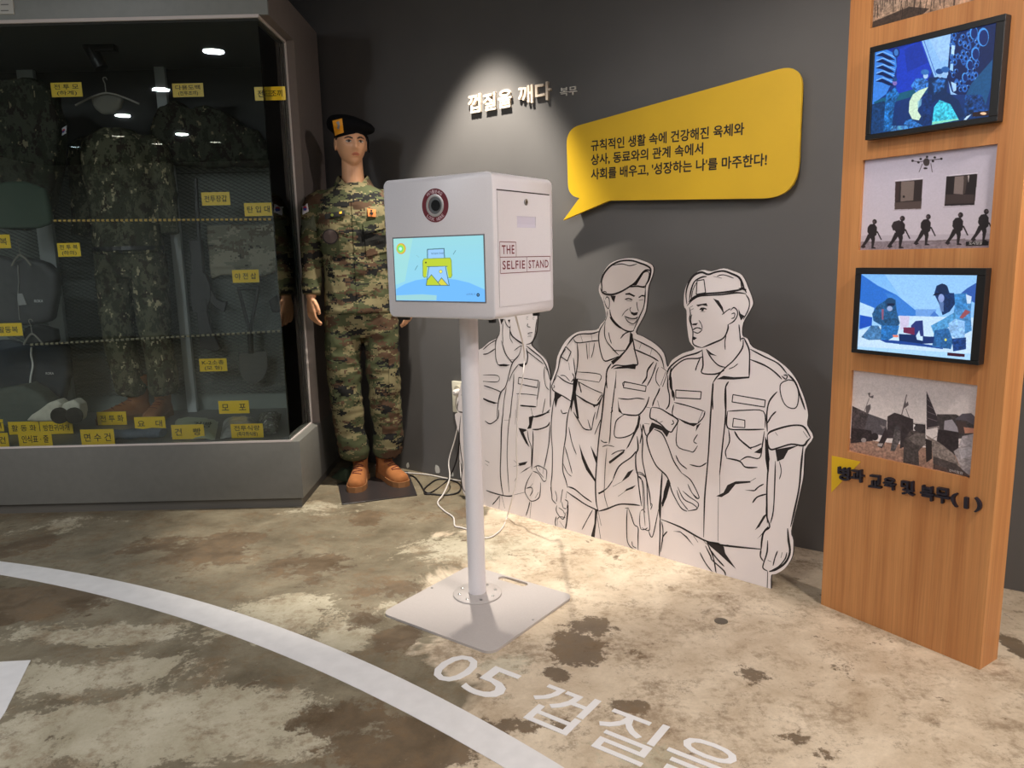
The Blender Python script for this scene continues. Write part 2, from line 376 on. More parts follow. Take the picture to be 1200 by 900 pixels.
    sv = math_('ADD', stain, math_('MULTIPLY', math_('SUBTRACT', wx.outputs['Fac'], .5), 3.4))
    sm = ramp(math_('ADD', sv, math_('MULTIPLY', math_('SUBTRACT', fine.outputs['Fac'], .5), 1.0)), .40, K, .56, W)
    scol = ramp(wy.outputs['Fac'], .35, lin(84, 68, 50), .68, lin(122, 104, 82))
    col = mix(math_('MULTIPLY', sm, .9), col, scol)
    # brown speckle and blotches everywhere
    bl = ramp(math_('ADD', math_('MULTIPLY', wy.outputs['Fac'], .6), math_('MULTIPLY', fine.outputs['Fac'], .4)), .50, K, .60, W)
    col = mix(math_('MULTIPLY', bl, .62), col, lin(122, 98, 70))
    bl2 = ramp(math_('ADD', math_('MULTIPLY', noi(9, 8, .8, loc=(5, 5, 5)).outputs['Fac'], .7), math_('MULTIPLY', speck.outputs['Fac'], .3)), .54, K, .6, W)
    col = mix(math_('MULTIPLY', bl2, .5), col, lin(90, 70, 48))
    li = ramp(noi(14, 6, .7, loc=(1, 9, 2)).outputs['Fac'], .64, K, .72, W)
    col = mix(math_('MULTIPLY', li, .45), col, lin(232, 222, 198))
    col = mix(.35, col, ramp(speck.outputs['Fac'], .3, (.62, .62, .62), .7, W), 'MULTIPLY')
    # scratches
    mp = N(m, 'ShaderNodeMapping'); mp.inputs['Scale'].default_value = (1.5, 22, 1); mp.inputs['Rotation'].default_value = (0, 0, .9); L(m, OB, mp.inputs[0])
    sc = ramp(noi(3, 6, .7, vec=mp.outputs[0]).outputs['Fac'], .66, K, .7, W); col = mix(math_('MULTIPLY', sc, .35), col, lin(96, 78, 56))
    L(m, col, b.inputs['Base Color'])
    L(m, ramp(wy.outputs['Fac'], .35, (.38,) * 3, .65, (.68,) * 3), b.inputs['Roughness'])
    bp = N(m, 'ShaderNodeBump'); bp.inputs['Strength'].default_value = .35; bp.inputs['Distance'].default_value = .004
    L(m, math_('ADD', fine.outputs['Fac'], sm), bp.inputs['Height']); L(m, bp.outputs[0], b.inputs['Normal'])
    return m
SKIM = [(140, 745, 150, 16, .8), (330, 722, 80, 26, 1.1), (405, 745, 45, 20, .9), (110, 790, 150, 26, .9), (180, 850, 190, 45, 1.2), (40, 870, 90, 40, 1.1), (330, 870, 70, 28, 1.0), (560, 640, 90, 26, .8), (380, 590, 60, 16, .6), (480, 715, 60, 20, .7), (600, 780, 40, 16, .7), (60, 620, 120, 14, .3), (760, 880, 90, 30, .5)]
STAINS = [(40, 705, 95, 22, 1.2), (255, 643, 62, 20, 1.1), (180, 640, 40, 12, .8), (355, 665, 60, 22, .75), (428, 610, 22, 12, 1.0), (455, 690, 45, 14, .8),
          (462, 748, 32, 16, 1.0), (425, 725, 25, 18, .9), (672, 762, 38, 22, 1.25), (700, 735, 30, 14, .8), (655, 790, 20, 12, .8), (745, 828, 40, 14, .85),
          (400, 840, 60, 22, .9), (480, 880, 120, 40, 1.15), (560, 850, 40, 20, .6), (880, 790, 26, 12, .6), (920, 860, 30, 12, .5), (600, 850, 60, 12, .6), (30, 640, 70, 12, .6), (1195, 760, 16, 30, .9), (520, 600, 40, 10, .5), (350, 560, 60, 10, .6)]
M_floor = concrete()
# ================================================================== room shell
def struct(o): o['kind'] = 'structure'; return o
CEIL = 2.8
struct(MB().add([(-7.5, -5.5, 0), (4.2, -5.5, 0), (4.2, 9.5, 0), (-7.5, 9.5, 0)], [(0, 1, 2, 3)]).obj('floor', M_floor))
w0, w1 = WALL.pt(-8.3, 0), WALL.pt(4.9, 0)
struct(MB().box(w0, w1 - w0, -WALL.n * .12, (0, 0, CEIL)).obj('wall_back', M_wall))
struct(MB().aabox(-7.5, 4.2, -5.5, 9.5, CEIL, CEIL + .1).obj('ceiling', M_ceil))
struct(MB().aabox(-7.6, -7.5, -5.5, 9.5, 0, CEIL).obj('wall_left', M_side))
struct(MB().aabox(4.2, 4.3, -5.5, 9.5, 0, CEIL).obj('wall_right', M_side))
struct(MB().aabox(-7.5, 4.2, -5.6, -5.5, 0, CEIL).obj('wall_front', M_side))
# downlights, as the cabinet glass mirrors them
M_lensC = mat('downlight_lens_cool', (0, 0, 0), .5, emis=(.78, .96, 1), est=16); M_lensW = mat('downlight_lens_warm', (0, 0, 0), .5, emis=(1, .9, .74), est=16)
DL = [((-2.21, 1.1), 0, 'cool round downlight nearest the display cabinet'), ((-3.18, -.15), 0, 'cool round downlight second from the display cabinet'), ((-4.14, -1.36), 0, 'cool round downlight third from the display cabinet'),
      ((-5.9, -3.55), 0, 'cool round downlight farthest from the display cabinet, by the left wall'), ((-4.9, -2.75), 1, 'warm round downlight leftmost of the warm four'), ((-4.73, -3.45), 1, 'warm round downlight in the back row beside the left pair'),
      ((-4.06, -2.67), 1, 'warm round downlight in the nearer row on the right'), ((-3.93, -3.42), 1, 'warm round downlight farthest to the right in the back row')]
for (x, y), w, lb in DL:
    t = thing('ceiling_downlight', lb, 'ceiling lamp', (x, y, CEIL), group='ceiling downlights mirrored in the glass')
    MB().lathe((x, y, CEIL), (0, 0, -1), [(.075, 0), (.1, 0), (.1, .008), (.085, .012), (.075, .004)], 28).obj('trim_ring', M_black, t)
    MB().lathe((x, y, CEIL - .001), (0, 0, -1), [(.076, 0), (.076, .003)], 28).obj('lens', M_lensW if w else M_lensC, t)
# flaked paint on the wall foot
M_chip = mat('bare_plaster', lin(200, 198, 192), .9)
rnd = random.Random(4)
for px, py, s, lb in ((478, 545, 4, 'white bare patch where paint flaked behind the boots'), (513, 550, 6, 'tall white bare patch where paint flaked above the cable loop'), (530, 556, 3, 'small white bare patch at the wall foot near the socket')):
    c = WALL.st(px, py); pts = []
    for k in range(11):
        a = 2 * math.pi * k / 11; r = s * .0042 * (.7 + rnd.random() * .5); pts.append(WALL.pt(c[0] + r * .7 * math.cos(a), c[1] + r * 1.1 * math.sin(a), .0012))
    tag(MB().prism(pts, -WALL.n * .001).obj('paint_chip', M_chip), lb, 'paint chip', 'paint chips at the wall foot')
# small round plug in the floor
c = floor_pt(845, 728); tag(MB().lathe(c, (0, 0, 1), [(.022, 0), (.022, .0015), (.016, .002), (.0, .002)], 20).obj('floor_plug', mat('dull_zinc', lin(112, 104, 92), .5, .6)), 'small grey round metal plug set in the concrete floor', 'floor plug')
# ================================================================== floor markings
M_line = grain(mat('white_floor_vinyl', lin(222, 220, 220), .45), 20, .05)
def arc(c, r, a0, a1, n): return [Vector((c[0] + r * math.cos(a0 + (a1 - a0) * k / n), c[1] + r * math.sin(a0 + (a1 - a0) * k / n), 0)) for k in range(n + 1)]
out_ = arc((-3.713, -2.131), 5.357, math.radians(15), math.radians(82), 90)
inn_ = []
for p in out_:                                   # the near edge belongs to its own circle
    c = Vector((-4.094, -2.789, 0)); d = (p - Vector((-3.713, -2.131, 0))).normalized(); q = Vector((-3.713, -2.131, 0)) - c
    bq = q.dot(d); t = -bq + math.sqrt(bq * bq - q.dot(q) + 5.9999 ** 2); inn_.append(Vector((-3.713, -2.131, 0)) + d * t)
mb = MB()
for i in range(90):
    mb.prism([out_[i], out_[i + 1], inn_[i + 1], inn_[i]], (0, 0, .0015))
tag(mb.obj('floor_stripe', M_line), 'long curved white vinyl stripe across the concrete floor', 'floor marking')
q = [floor_pt(*p) for p in ((0, 775), (36, 774), (6, 835), (-60, 850), (-60, 775))]
tag(MB().prism([q[1], q[2], floor_pt(-18, 870), floor_pt(-40, 870), floor_pt(-1, 776)], (0, 0, .0015)).obj('floor_arrow', M_line), 'white vinyl marking piece with a slanted end at the left edge of the floor', 'floor marking')
b0 = floor_pt(525, 801); tx = Vector((.8046, -.5938, 0)); ty = Vector((.5938, .8046, 0))
M_vinyl = mat('white_vinyl_letters', lin(228, 226, 226), .45)
root = thing('floor_title', 'white vinyl lettering on the concrete floor in front of the photo kiosk', 'floor lettering', b0)
for ch, x0, x1, z0, z1, bd in (('0', -.09, .022, .0, .15, .0), ('5', .042, .165, .0, .15, .0), ('껍', .24, .41, -.012, .17, .004), ('질', .45, .62, -.012, .17, .004), ('을', .645, .82, -.012, .17, .004)):
    lettering('floor_letter', ch, b0 + Vector((0, 0, .0016)) + tx * x0 + ty * z0, tx * (x1 - x0), ty * (z1 - z0), M_vinyl, root, .0015, bd, (0, 0, 1))
# ================================================================== wooden pillar with screens and pictures
pw = (floor_pt(1148, 785) - floor_pt(962, 708)).length
pil = thing('wooden_pillar', 'tall beech veneer display pillar with two screens and photo prints', 'pillar', PIL.o)
PT = 2.74
def prect(px4, off=0.0): return [PIL.st(x, y, off) for x, y in px4]      # TL TR BR BL -> (s,z)
tile = lambda t, pts: [(t[0] + x / t[2], t[1] + y / t[2]) for x, y in pts]
T1, T2, T3, T4 = (1010, 20, 6.206), (1005, 165, 6.921), (995, 310, 7.273), (985, 430, 6.667)
Q1 = tile(T1, [(90, 262), (968, 35), (930, 720), (60, 855)]); Q2 = tile(T2, [(60, 160), (1138, 18), (1070, 868), (10, 885)])
Q3 = tile(T3, [(105, 85), (1090, 90), (1030, 815), (60, 722)]); Q4 = tile(T4, [(88, 28), (1065, 138), (1003, 870), (48, 660)])
holes = []
for q in (Q2, Q4):
    s = prect(q); holes.append((min(s[0][0], s[3][0]), max(s[1][0], s[2][0]), (s[2][1] + s[3][1]) / 2, (s[0][1] + s[1][1]) / 2))
hs0 = (holes[0][0] + holes[1][0]) / 2; hs1 = (holes[0][1] + holes[1][1]) / 2
h2 = (hs0, hs1, holes[0][2], holes[0][3]); h4 = (hs0, hs1, holes[1][2], holes[1][3]); z0 = PIL.st(1025, 32)[1]; h0 = (hs0, hs1, z0, z0 + h2[3] - h2[2])
PD = -PIL.n
mb = MB(); D0 = .012                                                    # core and the veneer face with three shallow recesses
mb.box(PIL.pt(0, 0, -D0), PIL.t * pw, PD * (.105 - D0), (0, 0, PT))
zs = [0]
for h in (h4, h2, h0):
    mb.box(PIL.pt(0, zs[-1]), PIL.t * pw, PD * D0, (0, 0, h[2] - zs[-1]))
    mb.box(PIL.pt(0, h[2]), PIL.t * h[0], PD * D0, (0, 0, h[3] - h[2])); mb.box(PIL.pt(h[1], h[2]), PIL.t * (pw - h[1]), PD * D0, (0, 0, h[3] - h[2])); zs.append(h[3])
mb.box(PIL.pt(0, zs[-1]), PIL.t * pw, PD * D0, (0, 0, PT - zs[-1]))
mb.obj('pillar_body', M_wood, pil)
def pic_at(h, name, im, off, parent, **k): return picture(name, im, [PIL.pt(h[0], h[3], off), PIL.pt(h[1], h[3], off), PIL.pt(h[1], h[2], off), PIL.pt(h[0], h[2], off)], parent, **k)
def soldier(p, x, y, h, col, gun=1):            # small crouching silhouette, feet at y
    k = h / 260
    def S(t): p.poly([(x + float(a.split(',')[0]) * k, y - float(a.split(',')[1]) * k) for a in t.split()], col)
    S('-10,215 30,222 52,190 48,120 20,95 -15,110 -35,150 -30,190'); p.ell(x + 32 * k, y - 240 * k, 20 * k, 22 * k, col)
    S('-20,120 30,115 34,80 18,10 36,4 40,-6 0,-6 2,70'); S('-30,125 10,120 -20,70 -60,20 -50,8 -75,-4 -95,10 -60,60')
    if gun: S('20,170 60,150 95,75 85,72 55,135 25,150')
# --- screen 1: looking up between tanks in blue light
p = Paint(520, 350, Q1, (0, 0, 1), (20, 40, 110)); p.grad((24, 52, 150), (16, 50, 100))
def TT(T): return lambda txt, col, al=1.0, tex=0.0: p.poly(tile(T, [tuple(map(float, t.split(','))) for t in txt.split()]), col, al, tex)
def TE(T): return lambda x, y, rx, ry, col, al=1.0, tex=0.0, rot=0: p.ell(T[0] + x / T[2], T[1] + y / T[2], rx / T[2], ry / T[2], col, al, tex, rot)
def TL(T): return lambda txt, w, col, al=1.0: p.line(' '.join('%f,%f' % (T[0] + float(t.split(',')[0]) / T[2], T[1] + float(t.split(',')[1]) / T[2]) for t in txt.split()), w, col, al)
P_, E_, L_ = TT(T1), TE(T1), TL(T1)
P_('250,240 420,170 500,400 430,520 240,560', (26, 60, 190)); P_('300,240 410,175 470,330 320,400', (22, 50, 150), .7)
P_('420,170 635,110 620,440 520,440', (140, 190, 245)); L_('440,175 530,420', .8, (60, 100, 190)); P_('480,160 635,120 625,300 560,320', (165, 205, 250), .6)
P_('90,262 160,235 235,270 245,360 215,470 170,560 90,620 60,700', (60, 130, 225))
for y in (285, 330, 375, 420, 470): P_(f'95,{y} 140,{y-22} 200,{y+6} 235,{y+30} 190,{y+28} 140,{y+6}', (10, 30, 80)); L_(f'100,{y-10} 150,{y-28} 230,{y+8}', .8, (150, 200, 250))
E_(240, 260, 26, 36, (20, 50, 120)); E_(240, 260, 15, 24, (60, 120, 200))
P_('635,110 968,35 950,420 760,560 660,560 610,440', (14, 34, 84))
rs = random.Random(2)
for k in range(70):
    x, y = 640 + rs.random() * 200, 90 + rs.random() * 430
    if (x - 640) * .9 < 520 - (y * .6): E_(x, y, 12 + rs.random() * 10, 16 + rs.random() * 14, (40, 100, 190), .9); E_(x + 3, y + 3, 9, 12, (10, 26, 70)); E_(x - 6, y - 8, 3, 4, (150, 205, 250))
for x, y, r in ((870, 140, 42), (800, 110, 30), (815, 260, 30), (775, 340, 24), (740, 430, 20)): E_(x, y, r, r * 1.6, (70, 150, 235)); E_(x + 4, y + 4, r * .8, r * 1.35, (14, 40, 105))
P_('640,200 665,205 660,270 638,265', (180, 220, 255)); P_('635,335 655,335 655,390 630,380', (150, 200, 245)); P_('640,465 680,480 680,530 660,540', (170, 210, 250))
P_('945,300 790,480 740,590 900,640 935,500', (24, 80, 130)); P_('750,560 870,560 930,700 740,740', (20, 60, 120), 1, .9)
P_('80,620 140,590 380,520 580,445 600,480 470,545 250,610 100,650', (20, 90, 120)); P_('60,640 150,610 200,640 170,850 60,855', (20, 60, 110), 1, .5)
P_('170,560 235,510 265,560 230,640 210,830 150,830', (30, 100, 170), 1, .7); E_(232, 480, 16, 18, (130, 110, 190)); E_(232, 455, 18, 14, (30, 70, 130))
P_('345,500 385,445 440,440 485,470 470,540 400,560', (50, 110, 190), 1, .9); E_(455, 425, 18, 22, (150, 190, 240)); E_(450, 400, 30, 20, (30, 80, 150))
P_('480,440 560,430 620,450 610,540 700,600 750,720 700,740 620,620 560,590 480,640 470,560', (14, 44, 90)); E_(560, 420, 18, 18, (150, 190, 235)); E_(555, 392, 28, 20, (24, 70, 140))
E_(600, 405, 20, 22, (150, 190, 235)); E_(598, 378, 30, 22, (40, 96, 170)); E_(455, 425, 18, 22, (170, 205, 245)); E_(450, 398, 30, 20, (50, 110, 185)); P_('500,470 560,440 600,450 590,520 520,560', (34, 84, 150), 1, 1)
P_('620,455 650,540 690,560 640,560', (150, 195, 245)); P_('560,600 640,630 705,745 505,780 520,650', (60, 190, 220), 1, .5); P_('510,760 700,735 705,745 505,782', (150, 230, 190), .8)
P_('475,505 440,560 415,600 400,680 425,720 410,750 360,740 335,690 340,610 365,560 410,530', (205, 232, 205)); P_('400,610 430,590 425,640 400,665', (130, 190, 220), .7)
P_('440,560 500,560 500,780 440,790', (14, 50, 110), .8, .6); P_('300,760 350,740 440,790 300,820', (50, 120, 200), .8, .8); P_('280,600 335,600 335,700 300,780 240,800', (20, 50, 110))
P_('760,720 800,700 760,745 740,745', (190, 220, 245)); P_('805,690 925,675 925,712 805,722', (40, 24, 28)); E_(885, 697, 24, 10, (250, 200, 160)); P_('215,790 330,790 330,820 200,840', (90, 160, 230), .6, 1)
p.a = np.clip(p.a * (1 + .07 * p.noise(5)[..., None]), 0, 1); im1 = p.blur(1).image('tank_scene')
# --- print 2: white wall, drone and five men
p = Paint(520, 400, Q2, (0, 0, 1), (196, 190, 208)); P_, E_, L_ = TT(T2), TE(T2), TL(T2)
p.grad((192, 186, 206), (206, 196, 208)); P_('15,815 1075,795 1075,870 10,885', (140, 128, 138), 1, .2); P_('15,770 1080,750 1080,800 15,822', (186, 176, 190), .8); P_('550,812 860,792 860,800 550,820', (110, 98, 100), .7, .5)
P_('300,330 518,310 502,548 290,555', (48, 38, 38)); P_('345,330 450,322 440,480 338,490', (120, 106, 102)); P_('290,500 505,485 502,548 290,555', (84, 70, 68)); E_(364, 450, 9, 10, (30, 24, 24)); P_('298,330 335,328 320,480 292,490', (62, 46, 46))
P_('710,285 960,262 935,515 690,525', (36, 28, 30)); P_('775,285 850,278 840,430 765,425', (128, 114, 112)); P_('850,280 880,276 860,420 840,430', (70, 58, 56)); P_('700,430 935,430 932,500 692,510', (66, 54, 54)); P_('880,275 895,274 885,340', (190, 180, 180))
L_('292,320 520,300', .5, (232, 226, 236)); L_('283,562 505,552', .5, (160, 150, 160)); L_('700,278 962,255', .5, (232, 226, 236)); L_('683,535 940,520', .5, (160, 150, 160)); L_('20,820 1080,800', .4, (120, 108, 112))
K = (38, 30, 34)
E_(548, 170, 26, 32, (70, 60, 62)); E_(540, 220, 16, 8, K); L_('435,162 500,168 545,155 610,150 670,142', .7, (60, 50, 52)); L_('515,185 488,250', .6, K); L_('583,180 594,250', .6, K)
for x, y in ((437, 160), (484, 172), (502, 145), (553, 128), (615, 132), (668, 142), (600, 162)): E_(x, y, 10, 9, K)
soldier(p, 1005 + 100 / 6.921, 165 + 868 / 6.921, 232 / 6.921, K); soldier(p, 1005 + 320 / 6.921, 165 + 866 / 6.921, 258 / 6.921, K); P_('262,690 280,655 330,640 340,720 275,725', (50, 40, 44)); soldier(p, 1005 + 530 / 6.921, 165 + 842 / 6.921, 248 / 6.921, K); soldier(p, 1005 + 790 / 6.921, 165 + 840 / 6.921, 262 / 6.921, K); soldier(p, 1005 + 1000 / 6.921, 165 + 812 / 6.921, 262 / 6.921, K)
for x in (100, 320, 530, 790, 1000): E_(x + (22 if x != 1000 else 36), {100: 655, 320: 625, 530: 612, 790: 596, 1000: 565}[x], 12, 10, (96, 80, 84), .8)
P_('865,818 1052,814 1050,850 865,852', (22, 18, 20)); p.a = np.clip(p.a * (1 + .02 * p.noise(4)[..., None]), 0, 1); im2 = p.blur(1).image('drone_scene')
# --- screen 3: men kneeling in snow
p = Paint(520, 380, Q3, (0, 0, 1), (150, 200, 250)); P_, E_, L_ = TT(T3), TE(T3), TL(T3)
p.grad((120, 182, 246), (170, 214, 250)); P_('300,85 1090,90 1080,300 620,400 450,300', (156, 204, 250), .7)
P_('100,85 240,180 400,260 610,430 420,450 85,430', (42, 110, 205)); P_('300,240 400,265 600,430 420,440', (62, 130, 214), .8); P_('85,320 210,370 190,450 85,430', (180, 216, 250)); P_('85,430 190,450 185,520 78,552', (24, 80, 190))
P_('560,380 740,380 720,450 560,440', (110, 160, 228)); P_('680,440 720,395 760,440', (70, 120, 200)); P_('420,435 1060,450 1040,760 62,700 75,560 300,520', (196, 224, 250)); P_('425,435 510,440 500,520 430,560', (214, 180, 215), .6)
P_('1085,150 1000,200 930,260 1080,330', (50, 90, 170))
P_('190,420 235,350 300,310 330,285 390,300 400,400 425,500 380,560 400,600 330,640 290,600 270,520 200,480', (36, 84, 130), 1, .5); E_(345, 325, 45, 42, (30, 70, 110)); E_(340, 375, 24, 22, (150, 170, 215)); P_('320,330 385,330 380,350 320,352', (18, 36, 70))
P_('270,380 290,380 285,470 272,470', (190, 90, 110), .7); P_('95,620 180,520 240,520 290,600 260,640 160,645', (70, 120, 170), 1, .4); P_('265,520 420,520 400,600 300,660 262,640', (40, 110, 180), 1, .4)
P_('520,520 560,480 620,475 628,610 600,610 590,560 560,610 520,600', (40, 56, 120)); P_('455,535 550,535 550,600 455,580', (110, 40, 76)); P_('415,590 560,600 570,640 620,650 620,695 420,680', (16, 44, 96)); P_('360,600 410,600 410,620 370,620', (230, 130, 110)); P_('250,640 420,650 800,700 790,720 640,700 300,665', (30, 70, 150))
P_('720,250 740,180 790,160 835,190 850,240 890,240 900,330 850,400 790,430 760,330', (24, 50, 96), 1, .4); E_(790, 205, 48, 42, (24, 44, 80)); E_(780, 285, 26, 36, (140, 160, 215)); P_('706,262 735,240 790,240 740,262', (16, 30, 60))
P_('900,280 960,240 1040,300 1030,420 1040,560 960,600 880,480', (76, 140, 200), 1, .35); P_('890,250 1000,240 1000,380 900,380', (60, 130, 195), 1, .3); P_('690,520 800,460 900,400 930,470 800,560 720,600', (80, 150, 205), 1, .3); P_('840,500 900,460 980,480 980,620 930,640 850,600', (140, 186, 235), 1, .3)
P_('720,560 840,540 880,650 860,720 700,700', (44, 100, 160), 1, .4); P_('620,610 720,615 710,670 620,675', (24, 50, 110)); P_('870,630 990,620 990,720 880,740', (26, 60, 120), 1, .6); P_('985,380 1030,400 960,460 935,450', (150, 80, 90)); P_('990,250 1040,270 1030,330 1000,330', (200, 220, 245)); E_(815, 640, 10, 12, (220, 220, 110))
P_('760,300 800,320 800,400 770,400', (120, 150, 205), .7); P_('830,750 980,762 978,788 828,775', (60, 20, 40)); p.a = np.clip(p.a * (1 + .05 * p.noise(4)[..., None]), 0, 1); im3 = p.blur(1).image('snow_scene')
# --- print 4: vehicles and men in a dry field
p = Paint(520, 400, Q4, (0, 0, 1), (205, 196, 196)); P_, E_, L_ = TT(T4), TE(T4), TL(T4)
p.grad((186, 176, 178), (224, 214, 212)); P_('55,560 400,600 700,640 1040,700 1003,870 48,660', (150, 118, 104), 1, .35); P_('75,310 160,350 200,370 330,420 345,520 60,560', (70, 62, 66), 1, .6); P_('200,370 340,420 330,540 160,520', (84, 78, 84), 1, .2)
P_('345,390 400,360 470,380 490,560 340,560', (58, 50, 54), 1, .3); P_('460,380 545,410 545,600 440,640', (52, 44, 48), 1, .3); P_('545,435 640,445 640,580 545,590', (44, 38, 42)); P_('545,435 640,443 640,452 545,444', (180, 170, 170)); L_('160,370 205,250', .7, (110, 100, 104)); P_('195,210 215,205 210,235 240,225 235,250 205,240', (90, 82, 86)); P_('180,310 215,295 215,330 195,370 178,370', (90, 82, 86))
L_('455,380 495,220', 1.0, (80, 70, 74)); P_('470,330 510,300 505,270 490,290 485,240 475,320', (90, 80, 84)); L_('490,330 515,400', .7, (90, 80, 84)); P_('650,190 740,410 745,470 650,490', (54, 46, 52)); 
for y in (250, 300, 350, 400): L_(f'655,{y} {660+(y-190)*.36},{y+25}', .6, (120, 110, 116))
P_('730,370 880,370 1035,460 1030,560 740,560', (64, 58, 60), 1, .4); P_('790,420 850,410 890,470 900,510 785,490', (150, 144, 154)); L_('660,480 745,465 735,540 700,560', 1.0, (150, 138, 138)); P_('740,490 900,510 900,700 720,640', (46, 38, 42), 1, .4)
P_('65,480 220,500 230,580 60,600', (44, 36, 40), 1, .8); E_(245, 548, 28, 30, (40, 34, 38)); E_(160, 575, 20, 18, (150, 140, 140)); P_('265,620 330,480 350,540 300,640', (50, 40, 44)); P_('270,600 310,600 300,625 265,620', (170, 160, 160)); P_('285,455 330,470 310,490', (130, 122, 124))
P_('365,660 395,520 400,490 445,500 445,570 400,660', (86, 80, 82), 1, .5); E_(420, 480, 20, 16, (70, 66, 70))
P_('470,600 480,560 530,490 600,500 640,540 640,600 585,660 590,775 465,750', (70, 62, 62), 1, .5); P_('545,450 560,450 560,500 545,500', (220, 214, 216)); E_(590, 480, 40, 26, (60, 54, 58)); P_('500,560 560,520 640,520 640,620 560,610', (110, 100, 98), .8, .4)
P_('640,530 760,600 860,680 920,800 900,830 700,760 690,620', (128, 116, 112), 1, .45); P_('860,660 920,620 1030,600 1010,860 930,820', (150, 142, 146), 1, .3); P_('900,640 1010,620 1010,700 920,720', (176, 170, 178), .8, .2)
P_('870,410 930,365 1000,360 1042,400 1036,465 960,420', (84, 78, 88)); P_('880,420 960,430 960,520 905,520', (70, 56, 56)); P_('940,470 1030,480 1030,515 950,520', (186, 130, 110)); P_('930,540 1030,520 1030,620 900,620', (160, 152, 158), 1, .2); P_('640,560 690,580 690,720 645,750', (40, 32, 34)); P_('700,700 880,760 1003,870 700,800', (48, 40, 42), .7, .6)
p.a = np.clip(p.a * (1 + .05 * p.noise(3)[..., None] + .03 * p.noise(9)[..., None]) * 1.12, 0, 1); im4 = p.blur(1).image('field_scene')
# --- print 0: dry grass, cut by the top of the view
p = Paint(520, 400, [(0, 0), (520, 0), (520, 400), (0, 400)], (0, 0, 1), (150, 120, 100)); g = p.noise(4) * .5 + p.noise(10) * .4 + p.noise(40) * .5
p.grad((190, 186, 184), (160, 130, 108)); p.a = np.clip(p.a * (1 + .42 * g[..., None]), 0, 1)
for k in range(60): x = random.Random(k).random() * 520; y = 300 + random.Random(k + 99).random() * 100; p.line(f'{x},{y} {x+8-16*random.Random(k+5).random()},{y-50}', 3, (40, 30, 26), .7)
p.poly([(0, 370), (150, 350), (230, 380), (200, 400), (0, 400)], (46, 36, 32), .8, .5); im0 = p.blur(1).image('grass_scene')
def print_bright(im, k):
    pass
pic_at(h0, 'photo_print', im0, -D0 + .001, pil); pic_at(h2, 'photo_print', im2, -D0 + .001, pil); pic_at(h4, 'photo_print', im4, -D0 + .001, pil)
cap = mat('caption_white', lin(225, 220, 220), .6)
px_text('caption', '도시정찰', PIL, (1135.5, 287), (1151, 286.4), (1135.5, 283.4), cap, pil, off=-.008)
px_text('caption', '장비점검', PIL, (1112, 552.5), (1128, 556), (1112, 549.5), cap, pil, off=-.008)
# screens
def screen(o4, q4, label, im, glow):
    a = prect(o4, .03); q = prect(q4, .03)
    s0, s1 = (a[0][0] + a[3][0]) / 2, (a[1][0] + a[2][0]) / 2; z0, z1 = (a[2][1] + a[3][1]) / 2, (a[0][1] + a[1][1]) / 2
    u0, u1 = (q[0][0] + q[3][0]) / 2, (q[1][0] + q[2][0]) / 2; v0, v1 = (q[2][1] + q[3][1]) / 2, (q[0][1] + q[1][1]) / 2
    t = thing('wall_screen', label, 'screen', PIL.pt((s0 + s1) / 2, z0, .01), group=None)
    w = MB()
    w.box(PIL.pt(s0, z0, .0), PIL.t * (s1 - s0), PIL.n * .024, (0, 0, z1 - z0))
    for r in ((s0, s1, z0, v0), (s0, s1, v1, z1), (s0, u0, v0, v1), (u1, s1, v0, v1)):
        w.box(PIL.pt(r[0], r[2], .022), PIL.t * (r[1] - r[0]), PIL.n * .009, (0, 0, r[3] - r[2]))
    w.obj('bezel', M_black, t, bevel=.0012, bseg=1)
    picture('display', im, [PIL.pt(u0, v1, .0262), PIL.pt(u1, v1, .0262), PIL.pt(u1, v0, .0262), PIL.pt(u0, v0, .0262)], t, glow=glow)
    return t
screen([(1020, 57), (1178, 14), (1170, 141), (1013, 165)], Q1, 'upper black framed screen on the wooden pillar showing soldiers in blue light', im1, 1.0)
screen([(1003, 315), (1156, 313), (1147, 427), (997, 414)], Q3, 'lower black framed screen on the wooden pillar showing kneeling soldiers in snow', im3, 1.0)
# pillar title
tri = [PIL.at(975, 534, .0), PIL.at(1009, 541, .0), PIL.at(974.5, 577, .0)]
MB().prism(tri, PIL.n * .0015).obj('corner_flag', M_yellow, pil)
M_navy = mat('navy_letters', lin(26, 24, 40), .4)
for ch, x0, x1, yb0, yb1, h in (('병', 981, 995, 562, 564.5, 16), ('과', 996, 1011.5, 563.5, 566.5, 15), ('교', 1017, 1032, 571, 573, 15), ('육', 1034, 1048.5, 572.5, 575.5, 14), ('및', 1055, 1070.5, 579, 582, 17), ('복', 1077.5, 1094, 585, 588.5, 17),
                                  ('무', 1095, 1112, 588.5, 592, 18), ('(', 1113.5, 1121, 592, 595, 16), ('I', 1129, 1133.5, 595.5, 597, 13), (')', 1141, 1149, 600, 602, 17)):
    px_text('raised_letter', ch, PIL, (x0, yb0), (x1, yb1), (x0 + .3, yb0 - h), M_navy, pil, .012, .035 if ch not in '()I' else .03, .012)
